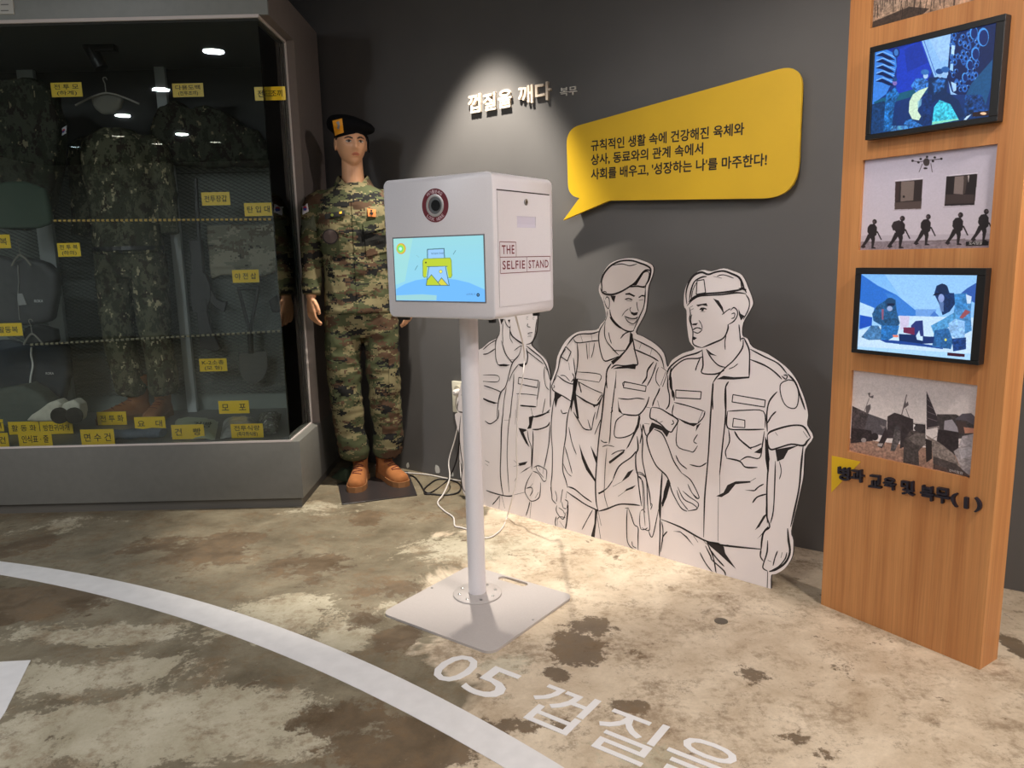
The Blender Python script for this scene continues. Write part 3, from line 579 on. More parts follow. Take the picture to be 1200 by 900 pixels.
# ================================================================== soldier cutout board (line drawing on a cut panel)
M_board = grain(mat('cutout_board', lin(240, 230, 230), .5), 3, .02)
M_edge = mat('board_edge', lin(60, 56, 56), .6)
OUT = ('549,586 542,574 541,561 541,545 539,538 538,509 536,502 533,486 538,483 536,476 537,464 541,447 544,431 552,415 565,408 573,401 581,397 585.6,391 585.6,379 582,366 582,350 580,338 586,322 600,313 616,313 630,322 635,336 632,348 630,358 629.7,368.7 629,381.7 626.8,394.7 622.4,403.3 628.2,410.6 639.8,422 644,435 645.5,446.7 '
       '651.3,431 653.3,417.7 661.3,401.7 670.2,392.8 680,388.3 698.7,386.6 704,380.3 710.2,371.4 706.7,353.7 702.2,343 702.2,335 704.9,328.8 706.7,319.9 714.7,309.2 727.1,303.9 741.3,302.5 753.8,305.7 764.4,311 765.3,319.9 760.9,332.3 759.1,341.2 757.3,360.8 753.8,371.4 744.9,389.2 753.8,394.6 768,403.4 777.8,414.1 782,430 '
       '787.6,422 800,414 814,409 808,400 805,380 804.5,364 801.5,358 802.5,340 810,325 822,316.5 834,318 848,314.5 860,318 870,323 877,338 882,352 881,360 871,378 870,393 876,397 882,407 900,415 920,429 932,443 940,460 945,475 947,486.7 946,498.3 953,512.3 943.7,526.3 942,545 941,560 938,574 933.2,595.8 927,622.2 929.5,633 928.5,651.7 920,665.7 909,672.7 903.6,674.3 903.3,690')
pts = [tuple(map(float, t.split(','))) for t in OUT.split()]
st = [CUT.st(*p) for p in pts]; st[0] = (st[0][0], .0); st[-1] = (st[-1][0], .0)
cut = thing('soldier_cutout', 'flat cut board with line drawing of three walking soldiers in front of grey wall', 'cutout board', CUT.pt(.6, 0))
BT = .010
dense = [q[:2] for q in smooth_pts([(a, b, 0) for a, b in st], 3)]; dense[0] = st[0]; dense[-1] = st[-1]
dense = [(a, max(0, b)) for a, b in dense]
mb = MB().prism([CUT.pt(a, b) for a, b in dense], -CUT.n * BT); brd = mb.obj('board', M_board, cut)
brd.data.materials.append(M_edge)
for pl_ in brd.data.polygons:
    if len(pl_.vertices) == 4: pl_.material_index = 1
for s in (.45, 1.25):                           # folding feet behind the board
    a = CUT.pt(s, .002, -BT); MB().prism([a, a - CUT.n * .12, a + Vector((0, 0, .5))], CUT.t * .006).obj('rear_strut', M_edge, cut)
TI = dict(A=(640, 295, 5.625), B=(640, 440, 5.625), C=(690, 540, 5.625), D=(780, 300, 5), E=(750, 440, 4.286), F=(530, 360, 6.923), G=(530, 480, 6.923), H=(780, 560, 6.431), S=(640, 380, 9), T=(620, 520, 7.5), U=(740, 400, 7.5))
ART2 = '''
A2 370,262 368,230 366,190 385,140 430,90 490,62 560,58 620,75 670,95 690,120 680,180 660,215 654,240
A1 435,90 500,80 550,92 600,80
A2 360,240 375,272 430,283 490,265 550,230 590,200 640,135 670,120 690,128
A1 372,270 385,262 400,268
A1 590,215 640,140 680,140 655,225 600,222
A# 575,222 640,128 650,130 595,222
A1.4 545,232 600,228 655,237
A1.4 655,240 653,290 650,330 640,375 615,430 575,522
A# 425,290 460,290 448,335 435,315
A.8 382,295 378,335
A1 390,315 400,298 415,310 418,350 410,376 392,350 385,320
A1.6 420,380 430,430 460,470 510,512 550,526 580,520
A# 522,276 550,270 588,290 580,298 550,284 524,284
A# 610,298 632,284 652,288 650,296 630,294 612,306
A1.3 520,315 545,308 570,318
A1 530,323 565,326
A1.2 612,320 640,316
A.9 598,330 600,360 610,395
A# 555,393 580,402 606,398 600,416 580,421 562,410
A.9 560,365 552,380 558,395
A.8 545,375 520,395 500,425
A1.3 517,424 550,438 590,440 605,428
A1 520,430 540,460 570,475 590,465 602,440
A.7 535,448 585,450
A.8 545,482 580,484
A.9 405,390 400,430 388,460
A1.2 390,460 385,540 400,590 440,640 480,682
A1 412,530 420,570 432,605
A1.8 420,430 460,480 500,506
A1.2 490,572 520,540 556,524
A.9 500,550 530,530
A.9 438,650 500,652 520,648
A1.5 388,460 350,530 352,620 380,715 430,710 480,688
A# 555,528 572,545 572,590 540,640 490,700 440,745 428,722 480,690 520,650 548,600
A1.6 570,560 585,650 605,740 570,742
A1.4 430,770 460,748 520,752 590,742
A# 470,760 595,742 588,774 540,768 440,772
A1.8 432,735 403,780 396,840 402,900
A1.3 462,785 458,900
A1.3 180,572 205,600 300,590 348,585
A1 225,540 242,595
A1 297,538 305,590
A1.6 135,620 180,565 225,543 300,540 352,525
A1.6 205,600 210,680 205,760 190,850 195,880
A1 265,600 270,660 274,710
A.9 285,600 283,700
A1 320,600 310,660 297,700
A1.3 578,575 650,610 720,650 760,700 778,770
A1.5 575,640 640,668 700,695 742,722
A1 630,600 615,640
A1 700,635 685,685
A1.8 710,725 670,780 662,830 632,872
A1.3 730,730 710,790 690,840 665,885
A1 742,760 727,800 725,850 750,890
A1.5 760,760 802,792
A2 802,795 768,890
A1.2 790,790 755,880
A1 205,792 355,808 350,860
A1.8 205,838 350,860
A1 515,900 515,860 660,886
B1 515,40 660,70 655,105 510,80 515,40
A1.3 130,625 165,660 140,720 95,690 130,625
A1.6 130,640 95,695 80,770 58,830 38,885
A1 92,700 88,740
A1.2 150,730 155,780
A1.3 180,700 192,800 197,850
A1.2 172,800 185,830 165,860
S1.5 60,640 118,545
S1.5 120,540 200,600 280,630 310,600
S1.5 60,640 70,690 110,720 200,770 272,818
S1.2 288,690 275,815
S1 80,640 90,660 75,670
S1 150,540 200,545 250,600
S# 285,640 325,585 320,690 290,712
S1.8 340,600 360,670 372,722
S# 90,710 165,755 125,790 100,880 88,800
S1.1 330,600 480,680 600,730
S2.1 310,740 400,800 440,822 510,852 550,840 600,750
S1 590,735 555,790 545,810
S# 490,850 530,850 508,880
B1.2 375,120 350,200 330,290
B1.4 300,360 250,350 210,290 180,240
B1.2 275,290 290,340 300,355 312,290 325,240
B1.1 360,290 340,340 320,390
B# 180,25 212,20 196,110 217,285 205,280 182,160 165,240 158,200 175,100
B1.3 60,130 45,200 35,300 35,400 42,500 40,640 33,720 40,790
B1.5 165,180 140,280 130,400 115,500 110,620 130,690 142,740
B1.3 98,225 110,250 140,245
T1.4 190,380 200,440 205,490 240,530
T1.1 297,400 290,430 278,520
T1 230,410 245,470 240,510
T1.2 330,430 325,480
T1.3 315,490 342,512 332,570
T1.2 245,540 240,590 270,640 302,662 325,600
T1 290,510 300,560 330,572
T1 260,560 300,590 312,620
T1.4 240,640 230,690 238,728
T1 250,650 250,722
T2 345,540 332,680 320,752
T1.2 268,680 312,740
T1 250,665 270,642 320,650
B1.3 150,340 170,440 200,520
B1.3 125,470 150,560 172,645
B1 112,580 140,640 168,665
B# 218,450 245,525 278,600 325,685 325,705 265,622 236,550
B# 293,462 335,540 337,600 312,530
B1.8 145,733 190,750 250,800 302,835
B1.8 135,765 200,810 260,850 330,885 345,895
B1.8 345,895 400,880 480,850 560,850 620,857
B1.8 402,0 385,100 370,250 350,400 335,560 326,700 330,830 345,895
B1.3 462,0 440,180 430,260 422,400 415,450
B.9 400,480 390,600 385,720 385,790 410,880
T# 580,575 605,575 592,680 577,830 545,822 575,700
T1.4 610,600 635,720
T1.6 600,640 630,835
T1.2 560,580 510,670 465,755
B1.2 475,150 540,157 600,150 650,157
B# 472,150 482,210 505,255 478,238
B1.6 500,252 560,262 615,256 660,200 680,140
B1.3 520,255 470,290 455,330 452,400 500,410 560,390 600,350
B1 430,210 438,235 425,245
B1.1 360,425 380,440 405,440
B.9 370,470 405,460 450,470
B# 413,568 520,488 512,512 420,583
B1.1 430,522 470,500 520,490
B# 612,250 622,280 612,340 580,400 545,470 527,486 560,420 600,320
B1.6 440,690 480,600 560,540 592,500
B1.3 345,777 400,745 440,690
B# 343,772 385,757 380,768 348,784
B# 578,618 540,636 497,702 545,668
B1 500,700 440,732
B# 592,722 530,748 515,766 572,745
B1 520,765 475,797
B1.8 600,400 607,480 592,520 592,600 605,660
B1.5 605,640 610,720 630,862
B1.6 640,320 650,370 662,400
B1.4 620,320 637,420 634,540 652,640 682,780 690,862
B1 608,645 640,660 662,700 672,880
B1 600,660 622,680 642,720 652,882
C1 310,75 350,80 380,130 387,280 402,430 390,460 350,440
C.9 325,100 350,130 360,280 372,430
C1 340,330 335,400 345,450 375,450 387,440
C.9 345,330 360,320 372,342
C1.2 395,460 410,500 427,480 460,320
C1 405,280 418,290 408,322
C1.3 255,310 250,400 255,530 290,580 318,590
C1.3 260,310 280,360 300,420 325,440 325,500 325,592
C1 285,530 290,560 315,576
C1.8 240,312 262,310
'''
ART3 = '''
C1.8 483,80 475,200 465,300 470,380
C# 520,120 540,150 512,200 492,300 484,290 495,200
C1.6 470,380 470,480 465,637
C1.3 480,400 490,470 475,600
C1.5 485,540 490,500 518,465
D2 125,282 120,220 135,160 165,115 210,95 250,108 290,95 340,88 390,105 430,125 450,160 460,190 475,215
D1.5 127,292 160,255 200,235 260,230 340,225 420,215 472,222
D1.9 135,270 170,240 230,222 320,215 400,205 462,192
D1 185,145 225,138 235,215 180,225 185,145
D1.6 140,260 150,200 170,150 210,125 242,120
D.9 150,260 160,200 185,150
D.9 300,120 340,110 400,130
D.9 280,120 330,130
D# 436,120 442,185 425,190 472,205 474,195 450,182 444,150
D# 278,248 312,262 335,300 345,345 325,312 300,278
D1 330,345 360,320 382,308
D1.2 470,225 490,260 487,310 455,372
D# 428,310 440,338 464,352 442,378 430,345
D1.2 380,320 400,302 420,320 420,350 400,382 368,402
D1 385,340 405,335 402,360 385,367
D1.3 140,300 146,340 141,372 155,420 161,450 160,510 185,530 215,537
D1.6 215,537 280,510 340,480 365,430 366,400
D# 180,286 240,276 247,294 215,288 190,297
D1.4 200,316 215,305 242,312
D.9 205,326 232,326
D# 208,309 226,309 222,323 211,323
D1 145,318 165,308
D1.2 145,300 160,292
D1 155,342 148,370 155,400 185,400
D.9 195,375 210,400 216,425
D# 160,396 190,392 180,406 165,406
D1.2 158,434 185,420 216,430
D1 163,442 190,452 216,432
D# 160,470 185,480 168,493 160,490
D1.3 430,400 435,450 440,502
D1 355,465 348,505 350,550
D1.5 215,547 220,640 213,685 290,692 345,670
D1.3 238,545 270,600 310,640 350,652
D# 240,543 268,568 302,586 262,578
D1.4 455,487 450,540 400,610 350,655 300,710 278,742
D1.5 462,490 490,550 492,640 490,712
D# 298,722 340,702 400,710 492,706 490,716 400,724
D1.2 440,488 462,485 490,545
D.9 370,662 400,650 425,630
D1.6 5,705 20,660 60,620 110,590 180,570 215,552
D1.4 20,730 38,665 110,607 190,600 215,590
D1.3 202,600 185,640 175,672
D1.4 495,545 580,590 660,630 712,690
D1.5 495,606 580,640 640,680 682,722
D1.2 690,698 712,700 705,722 680,702
D1.7 715,690 760,740 790,820 818,902
D1 720,725 760,740 780,810 770,880 740,893 700,870 675,810 675,750 720,725
D1.5 280,740 275,820 277,900
E1.6 365,40 355,200 345,380 335,500 325,620 320,812
E1.5 432,50 430,200 415,350 400,500
E1.1 400,480 402,600
E1 394,612 392,832
D1.5 370,735 350,780 350,900
D1 60,785 210,795 205,838 60,830 60,785
D1 395,812 585,845 580,885 390,855 395,812
E1.2 172,135 250,155 325,180
E1.2 170,145 163,195 190,217
E1.3 315,180 290,240
E# 185,212 250,238 295,240 270,256 225,240
E1.2 327,180 318,210 290,242
E1.1 190,240 185,350 250,380 270,382 290,352
E1.1 290,295 270,330 287,342
E# 285,250 306,238 280,282
E1.1 440,180 520,175 620,180 628,262
E1.5 440,180 440,262 520,272 625,270
E.9 470,215 527,225 527,262 465,258 470,215
E1.2 445,270 450,330 430,380 435,412
E1.2 500,430 540,408 600,415 615,350 625,280
E1.8 475,280 500,320 560,370
E1.2 545,365 575,358 612,342
E# 573,387 615,358 606,392
E1.6 433,415 500,430 530,460 590,462
E# 383,606 420,588 440,550 480,532 555,530 555,538 480,546 445,590 410,611
E1 555,532 582,515
E1.3 250,447 300,457 335,438
E# 525,575 575,575 600,555 572,582
E1.3 575,580 595,560 622,545
E1.5 565,640 590,610 637,595
E1.8 155,0 160,60 165,112
U1.8 348,232 343,300 343,400 370,450 377,522
U1.5 320,300 320,400 335,480 330,560 302,600
U1.6 180,580 250,590 320,630 400,680 407,710 370,770 350,797 310,780 260,730 200,690 165,670 170,600 182,580
U1.1 215,680 228,702
U1.1 250,712 275,703
U1.1 360,690 372,720 350,732
U1.2 230,520 245,580
U1.6 250,410 235,450 200,520 185,572
U# 180,712 262,742 332,800 312,842 270,785 200,760 150,825 158,760
U1.4 100,735 90,820 75,900
U1 115,722 160,727
U1.6 82,620 60,750
U1.1 120,575 165,585
E1.6 62,268 35,310 45,370 80,450 130,500 152,540
E1.4 70,270 110,290 140,350 170,430 210,490
E1.4 180,400 200,440 237,470
E1.3 150,540 160,580 190,640 212,670 237,682
E1.2 210,490 250,520 275,560 297,610 285,617 268,600
E1.1 185,575 200,620 225,655 242,675
E1.2 190,560 220,620 265,645 287,670 240,680
E1.1 215,580 250,610 292,640 290,667
E1.1 240,545 262,590 288,615
E1.6 112,480 106,600 102,722
E# 152,548 132,560 108,640 112,664 135,612
E1.5 690,80 650,130 637,200 640,282
E1.4 640,240 660,205 684,180
E1.7 640,300 660,280 740,255 800,250 830,265 857,312
E1.7 857,312 840,330 820,352 760,345 700,362 660,372 643,350 640,300
E1 680,285 692,302
E1.2 820,280 842,312
E# 680,372 800,350 745,375 722,418 690,432
E1.7 820,352 810,450 800,560 780,660 757,760
E1.6 640,370 645,450 640,520 637,620 640,742
E# 628,305 640,330 652,420 640,482 630,420
E1.2 680,430 677,550 670,680 655,742
E.9 700,430 710,480 700,522
E1.5 640,592 636,700 652,760 620,790 610,872
E# 578,776 620,705 642,690 600,760
E# 588,822 640,762 655,760 612,800
E1.9 105,722 200,760 280,805 330,830 400,850 500,862 607,872
H1.5 720,540 715,590 737,627
H1.4 770,470 765,560 740,640 735,680 770,702
H1.2 845,550 825,600 810,662
H1.1 880,560 870,602
H1.2 915,560 900,612 850,670 790,702
H1.2 770,620 797,632
H2.1 920,380 927,470 937,560 902,640 830,690 780,706
H1.6 772,370 732,430 720,542
H# 782,352 742,398 725,442 752,400
H# 298,473 400,488 440,520 450,568 532,687 480,642 400,568 340,518
H1.5 310,480 360,600 382,727
H1.8 328,530 380,600 442,667
H1.5 210,435 245,485
H1.6 300,510 340,590 352,620 440,700 452,745
H1.4 270,455 312,502
H# 55,402 110,402 160,440 215,515 150,445 110,410
H1.4 258,560 300,640 362,722
H# 405,505 470,503 520,522 460,518
H2 770,705 766,836
'''
ART1 = '''
F2 395,90 385,-20 395,-170 470,-280 560,-300 650,-270 700,-170 682,-60 682,50
F1.8 386,-10 430,20 560,-35 684,-62
F1.4 390,10 440,40 570,-15 684,-42
F1.8 596,50 625,38
F1.8 645,42 672,36
F# 388,95 422,95 398,140
F1.2 425,95 440,140 465,165 472,148
F# 450,102 472,100 465,128
F2 470,190 485,230 530,270 582,302
F1 472,150 468,200 470,250 492,292
F1.2 600,82 617,78
F1.2 650,84 667,80
F1 600,95 615,98
F.9 650,95 666,98
F1 615,130 610,155 636,162
F1.1 612,216 630,208 652,206
F1 612,240 642,236
F.8 618,226 642,224
F1.3 687,95 680,150 667,240 640,290 600,302
F1.1 412,130 408,200 412,292
F1.4 385,215 355,270 350,330 355,420 375,472
F# 372,465 420,460 472,468 440,480 385,478
F1.6 400,270 430,370 470,430 492,452
F1 460,425 502,427
F1.5 562,320 540,390 490,450 462,540 450,590 430,650 390,700 370,800 362,900
F1.8 602,330 612,400 600,460 565,472
F# 535,462 612,450 575,488 550,478
F1.2 540,462 490,530 460,602
F1.1 503,352 545,320 568,315
F1.4 250,345 300,300 357,265
F1.6 250,382 290,375 352,335
F1.6 600,312 660,360 730,420 772,500 797,600
F1.3 600,352 650,390 742,462
F1.6 750,482 772,512
F1 750,485 745,560 760,640 787,672
F1.5 797,600 797,700 797,812
F1.3 712,600 697,700 688,752
F1 755,740 740,820 732,862
F1 250,550 370,555 368,605 250,600
F1.6 250,602 368,606
F1.1 540,570 700,595 690,652 535,620 540,570
F1.8 590,635 692,655
F1.5 255,635 330,660 402,690
F# 252,735 300,755 372,778 340,784 290,768 252,748
F1.1 400,690 370,782
F1 520,702 600,705 692,715
F1.1 692,715 686,805
F2 550,797 600,802 682,808
F1.5 640,820 655,890
F1.1 440,650 420,760 410,900
F1.3 500,540 495,650 480,780 470,900
F.9 530,700 522,900
G1.8 415,0 400,150 395,350 390,500 400,620 415,697
G1.1 475,0 455,150 445,350 450,500 462,672
G1 515,0 512,120
G1.6 640,60 700,55 760,30 792,0
G1.8 650,160 700,160 770,135 792,100
G# 622,60 662,48 652,92 640,152 608,158 625,120
F1.3 655,892 720,872 792,850
G1.6 655,170 655,300 645,482
G1.3 610,165 620,240 645,320 640,462
G1.4 792,120 787,250 767,370 745,472
G1.2 660,470 700,455 750,480 767,500 762,572
G1.2 655,500 700,520 740,580 762,575
G1 680,460 690,490 742,552
G1 702,457 712,492
G1 740,480 735,522
G1.3 650,510 610,580 590,650 600,690 640,742 700,720 715,660 717,592
G1.3 600,640 640,630 652,660 630,702
G1.1 655,600 635,622
G1.2 700,670 672,720
G1.7 275,655 330,675 415,697 470,702 500,692
G1.2 500,692 592,670
G# 538,148 600,160 605,170 578,182 628,305 598,272 560,200
G# 538,435 612,420 592,447 545,457
G1 500,410 522,432
G1.1 498,460 542,453
G# 548,518 600,478 642,458 600,490
G1.3 505,582 527,540
G1.5 385,700 355,740 325,772
G1.3 387,700 380,802
G1.3 402,700 427,802
G1.5 630,745 618,800 598,862
G1.3 642,745 630,882
G1.8 268,412 302,430
G1 268,440 292,455
G1.5 265,90 310,115 370,70 377,0
G.8 420,85 465,85
F1.1 98,505 87,600 77,682
F1.1 102,560 92,682
F1.3 70,712 107,717
F1.2 50,760 42,820 60,850 112,855
G1.3 60,12 112,30
G1.6 70,50 60,150 60,250 75,380 85,450 75,560 87,642 127,692
'''
def strokes(txt, name):
    mb = MB(); off = .0007
    for ln in txt.strip().splitlines():
        hd, *ps = ln.split(); T = TI[hd[0]]; ps = [tuple(map(float, q.split(','))) for q in ps]
        px = [(T[0] + x / T[2], T[1] + y / T[2]) for x, y in ps]; q = [CUT.st(*a) for a in px]
        if hd[1:] == '#':
            mb.add([CUT.pt(a, max(b, .001), off) for a, b in q], [tuple(range(len(q)))]); continue
        w = float(hd[1:]) * .0037; c = smooth_pts([(a, b, 0) for a, b in q], 4)
        if ps[0] == ps[-1] and len(ps) < 7: c = [Vector((a, b, 0)) for a, b in q for _ in (0, 1)][1:-1]
        n = len(c); closed = ps[0] == ps[-1]; Lp, Rp = [], []
        for i, v in enumerate(c):
            d = (c[min(i + 1, n - 1)] - c[max(i - 1, 0)]).normalized(); k = i / (n - 1)
            ww = w / 2 * (1 if closed else (.35 + .65 * min(1, 5 * min(k, 1 - k)) + .12 * math.sin(9 * k)))
            for l, s in ((Lp, 1), (Rp, -1)): l.append(CUT.pt(v.x - d.y * ww * s, max(.001, v.y + d.x * ww * s), off))
        mb.add(Lp + Rp, [(i, i + 1, n + i + 1, n + i) for i in range(n - 1)])
    me = bpy.data.meshes.new(name); me.from_pydata(mb.v, [], mb.f); me.materials.append(M_blackprint); return link(name, me, cut)
for a, l in ((ART1, 'left soldier printed in black lines'), (ART2, 'middle smiling soldier printed in black lines'), (ART3, 'right soldier printed in black lines')):
    strokes(a, 'line_drawing')['label'] = l
# ================================================================== wall lettering and speech bubble
M_lett = grain(mat('cream_letters', lin(206, 192, 176), .5), 5, .02)
head = thing('wall_title', 'raised cream lettering in the spotlight on the grey wall', 'wall lettering', WALL.at(548, 133))
for ch, x0, x1, b0_, b1_, h in (('껍', 548.5, 563.2, 133.5, 131.0, 22), ('질', 566, 581, 130.8, 128, 20.5), ('을', 583.5, 599.5, 127.8, 125, 21.5), ('깨', 607, 624.5, 122.0, 120.5, 21.5), ('다', 627, 645.5, 119.0, 116.5, 21.5)):
    px_text('raised_letter', ch, WALL, (x0, b0_), (x1, b1_), (x0 - .3, b0_ - h), M_lett, head, .013, .028, .013)
tag(px_text('wall_subtitle', '복무', WALL, (656, 113.0), (675.5, 110.5), (656, 103.0), mat('white_thin_letters', lin(250, 244, 236), .5), None, .008, .0, .008), 'thin small white lettering right of the cream raised title', 'wall lettering')
bub = thing('speech_bubble', 'yellow speech bubble board with black brush lettering on grey wall', 'sign', WALL.at(800, 235))
BO = .045
def rounded(px, rs_):
    q = [Vector((*WALL.st(x, y, BO), 0)) for x, y in px]; out = []; n = len(q)
    for i, p in enumerate(q):
        a, b = q[i - 1], q[(i + 1) % n]; r = rs_[i]
        if r == 0: out.append(p); continue
        da, db = (a - p).normalized(), (b - p).normalized(); s, e = p + da * r, p + db * r
        for k in range(9): t = k / 8; out.append(s * (1 - t) ** 2 + p * 2 * t * (1 - t) + e * t * t)
    return [WALL.pt(p.x, p.y, BO) for p in out]
pts = rounded([(663.5, 151), (941, 73), (934, 232), (714, 235), (660, 258), (679, 232), (666, 229)], [.07, .09, .13, 0, 0, 0, .05])
MB().prism(pts, -WALL.n * .020).obj('board', M_yellow, bub)
for x, y in ((700, 175), (905, 110), (905, 215)): MB().lathe(WALL.at(x, y, .0), WALL.n, [(.012, 0), (.012, BO - .019)], 12).obj('standoff', M_steel, bub)
M_tx = mat('black_lettering', lin(28, 22, 18), .6)
for body, bl, br, h in (("규칙적인 생활 속에 건강해진 육체와", (692.5, 177.5), (872, 158), 13.2), ('상사, 동료와의 관계 속에서', (692.5, 194.5), (824, 181.5), 13.5), ("사회를 배우고, '성장하는 나'를 마주한다!", (692.5, 211.5), (898.5, 195), 13.8)):
    px_text('lettering', body, WALL, bl, br, (bl[0], bl[1] - h), M_tx, bub, 0, .024, BO + .0006)
# ================================================================== photo kiosk on a pole
KX = Vector((-.043, 2.249, 0)); th = 2.576
ku = Vector((math.cos(th), math.sin(th), 0)); kw = Vector((-ku.y, ku.x, 0))     # u: along the front to the left, w: to the back
if kw.y < 0: kw = -kw
KW, KD, KZ0, KZ1 = .418, .355, 1.025, 1.456
FRONT = Plane(KX + ku * KW, KX); FRONT.o = KX.copy(); FRONT.t = -ku; FRONT.n = -kw
SIDE = Plane(KX, KX + kw * KD); SIDE.n = -ku
kc = KX + ku * KW / 2 + kw * KD / 2
kio = thing('photo_kiosk', 'white box photo kiosk with touch screen on a white pole and base plate', 'photo booth', (kc.x, kc.y, 0))
def rrect(w, h, r, k=5):
    out = []
    for cx, cy, a0 in ((w - r, r, -90), (w - r, h - r, 0), (r, h - r, 90), (r, r, 180)):
        out += [(cx + r * math.cos(math.radians(a0 + 90 * i / k)), cy + r * math.sin(math.radians(a0 + 90 * i / k))) for i in range(k + 1)]
    return out
R = .022
prof = rrect(KW, KZ1 - KZ0, R)
mb = MB(); fr = [KX + ku * a + Vector((0, 0, KZ0 + b)) for a, b in prof]
ins = [KX + ku * (.004 + a * (1 - .008 / KW)) + Vector((0, 0, KZ0 + .004 + b * (1 - .008 / (KZ1 - KZ0)))) for a, b in prof]
mb.rings([[p for p in ins], [p + kw * .004 for p in fr], [p + kw * (KD - .004) for p in fr], [p + kw * KD for p in ins]])
box = mb.obj('kiosk_body', M_white, kio, smooth=True); box.data.set_sharp_from_angle(angle=math.radians(50))
# touch screen
T5 = (455, 270, 10.0); Q5 = tile(T5, [(65, 95), (1118, 60), (1135, 832), (95, 825)])
p = Paint(640, 460, Q5, (0, 0, 1), (150, 208, 225)); P_, E_, L_ = TT(T5), TE(T5), TL(T5)
p.grad((150, 212, 222), (140, 208, 240)); P_('60,90 300,80 200,600 90,640', (165, 222, 212), .6)
P_('95,690 200,630 330,585 480,560 650,560 800,575 950,610 1135,690 1140,840 95,830', (112, 184, 250)); P_('95,765 400,750 575,760 570,820 95,822', (165, 214, 205), .8)
for a, b_, c_, d_2 in ((158, 212, 56, (220, 150, 70)), (156, 212, 48, (200, 210, 60)), (150, 214, 36, (110, 220, 120)), (150, 214, 18, (190, 240, 245))): E_(a, b_, c_, c_ * 1.15, d_2)
G, K = (186, 205, 52), (70, 110, 120)
P_('470,220 665,210 672,330 480,335', (150, 200, 245)); L_('470,330 470,222 665,212 670,330', 1.0, K)
P_('415,360 430,332 735,322 748,350 755,530 740,555 715,550 690,420 470,430 455,540 430,550 415,530', G); L_('460,425 700,420', .8, K); L_('415,530 412,360 430,332 735,322 748,350 755,530 740,555 712,552', .7, (120, 150, 90)); L_('412,530 430,553 458,545', .7, (120, 150, 90))
P_('485,430 680,422 722,645 452,645 465,560', (150, 200, 250)); P_('452,645 460,585 515,518 600,610 620,645', G); P_('590,612 632,555 700,640 620,645', (214, 208, 70)); L_('485,430 465,560 452,645 722,645 680,425', .8, K); L_('460,585 515,518 620,645', .7, K); L_('590,612 632,555 705,640', .7, K)
E_(624, 482, 20, 22, K); E_(624, 482, 16, 18, (240, 232, 110)); E_(450, 377, 9, 10, (60, 60, 40)); L_('800,235 772,280', .5, K); L_('352,412 322,465', .5, K); L_('340,290 370,315', .4, (130, 180, 190))
E_(1055, 752, 18, 21, (20, 50, 80)); E_(1055, 752, 6, 7, (150, 200, 240)); im5 = p.blur(1).image('touch_screen')
c4 = [FRONT.at(*q, .0015) for q in Q5]; sz1 = (c4[0].z + c4[1].z) / 2; sz0 = (c4[2].z + c4[3].z) / 2
f4 = [FRONT.st(*q) for q in Q5]; su0 = (f4[0][0] + f4[3][0]) / 2; su1 = (f4[1][0] + f4[2][0]) / 2
g = .004; MB().box(FRONT.pt(su0 - g, sz0 - g), FRONT.t * (su1 - su0 + 2 * g), FRONT.n * .001, (0, 0, sz1 - sz0 + 2 * g)).obj('screen_gasket', mat('grey_gasket', lin(120, 118, 122), .6), kio)
picture('touch_screen', im5, [FRONT.pt(su0, sz1, .0015), FRONT.pt(su1, sz1, .0015), FRONT.pt(su1, sz0, .0015), FRONT.pt(su0, sz0, .0015)], kio, glow=1.0)
M_scr = mat('screen_letters', (0, 0, 0), .5, emis=lin(70, 100, 130), est=1)
px_text('screen_text', 'THE SELFIE STAND', FRONT, (505, 298.4), (519.8, 297.8), (505, 296.2), M_scr, kio, 0, .01, .002)
px_text('screen_text', '시작하기', FRONT, (546.3, 346.2), (557, 346.2), (546.3, 343.6), M_scr, kio, 0, .0, .002)
# camera ring
cc = FRONT.at(510, 240.8); M_red = mat('maroon_print', lin(112, 28, 42), .45)
MB().lathe(cc, FRONT.n, [(.033, 0), (.0505, 0), (.0505, .0008), (.033, .0008)], 48).obj('camera_ring', M_red, kio)
MB().lathe(cc, FRONT.n, [(.0335, .0004), (.034, .002), (.0325, .003), (.026, .0022), (.0255, -.0), (.0, -.0)], 48).obj('lens_housing', mat('satin_silver', lin(190, 186, 184), .35, .4), kio, smooth=True)
MB().lathe(cc + FRONT.t * .0015, FRONT.n, [(.0255, .001), (.024, .0012), (.018, .0006), (.0178, .0016), (.0, .0016)], 40).obj('lens_rings', mat('grey_lens_ring', lin(120, 122, 124), .3, .5), kio)
MB().lathe(cc + FRONT.t * .003, FRONT.n, [(.0165, .0018), (.0165, .0034), (.0, .0036)], 36).obj('lens', mat('black_glass', (.008, .008, .01), .08), kio)
M_pink = mat('pale_print', lin(226, 196, 202), .5)
for txt, top in (('여기를보세요', 1), ('LOOK HERE', 0)):
    n = len(txt); span = math.radians(88 if top else 96); mbx = []
    for i, ch in enumerate(txt):
        if ch == ' ': continue
        a = (math.pi / 2 + span / 2 - span * (i + .5) / n) if top else (-math.pi / 2 - span / 2 + span * (i + .5) / n)
        rad = Vector((math.cos(a), math.sin(a), 0)); tan = Vector((math.sin(a), -math.cos(a), 0)) * (1 if top else -1); up = rad * (1 if top else -1)
        w, h = (.0094, .0105) if top else (.0066, .0098); ctr = rad * .0418
        o2 = ctr - tan * w / 2 - up * h / 2; to3 = lambda v: FRONT.t * v.x + Vector((0, 0, v.y))
        lettering('ring_letter', ch, cc + to3(o2) + FRONT.n * .0013, to3(tan) * w, to3(up) * h, M_pink, kio, 0, .02, FRONT.n)
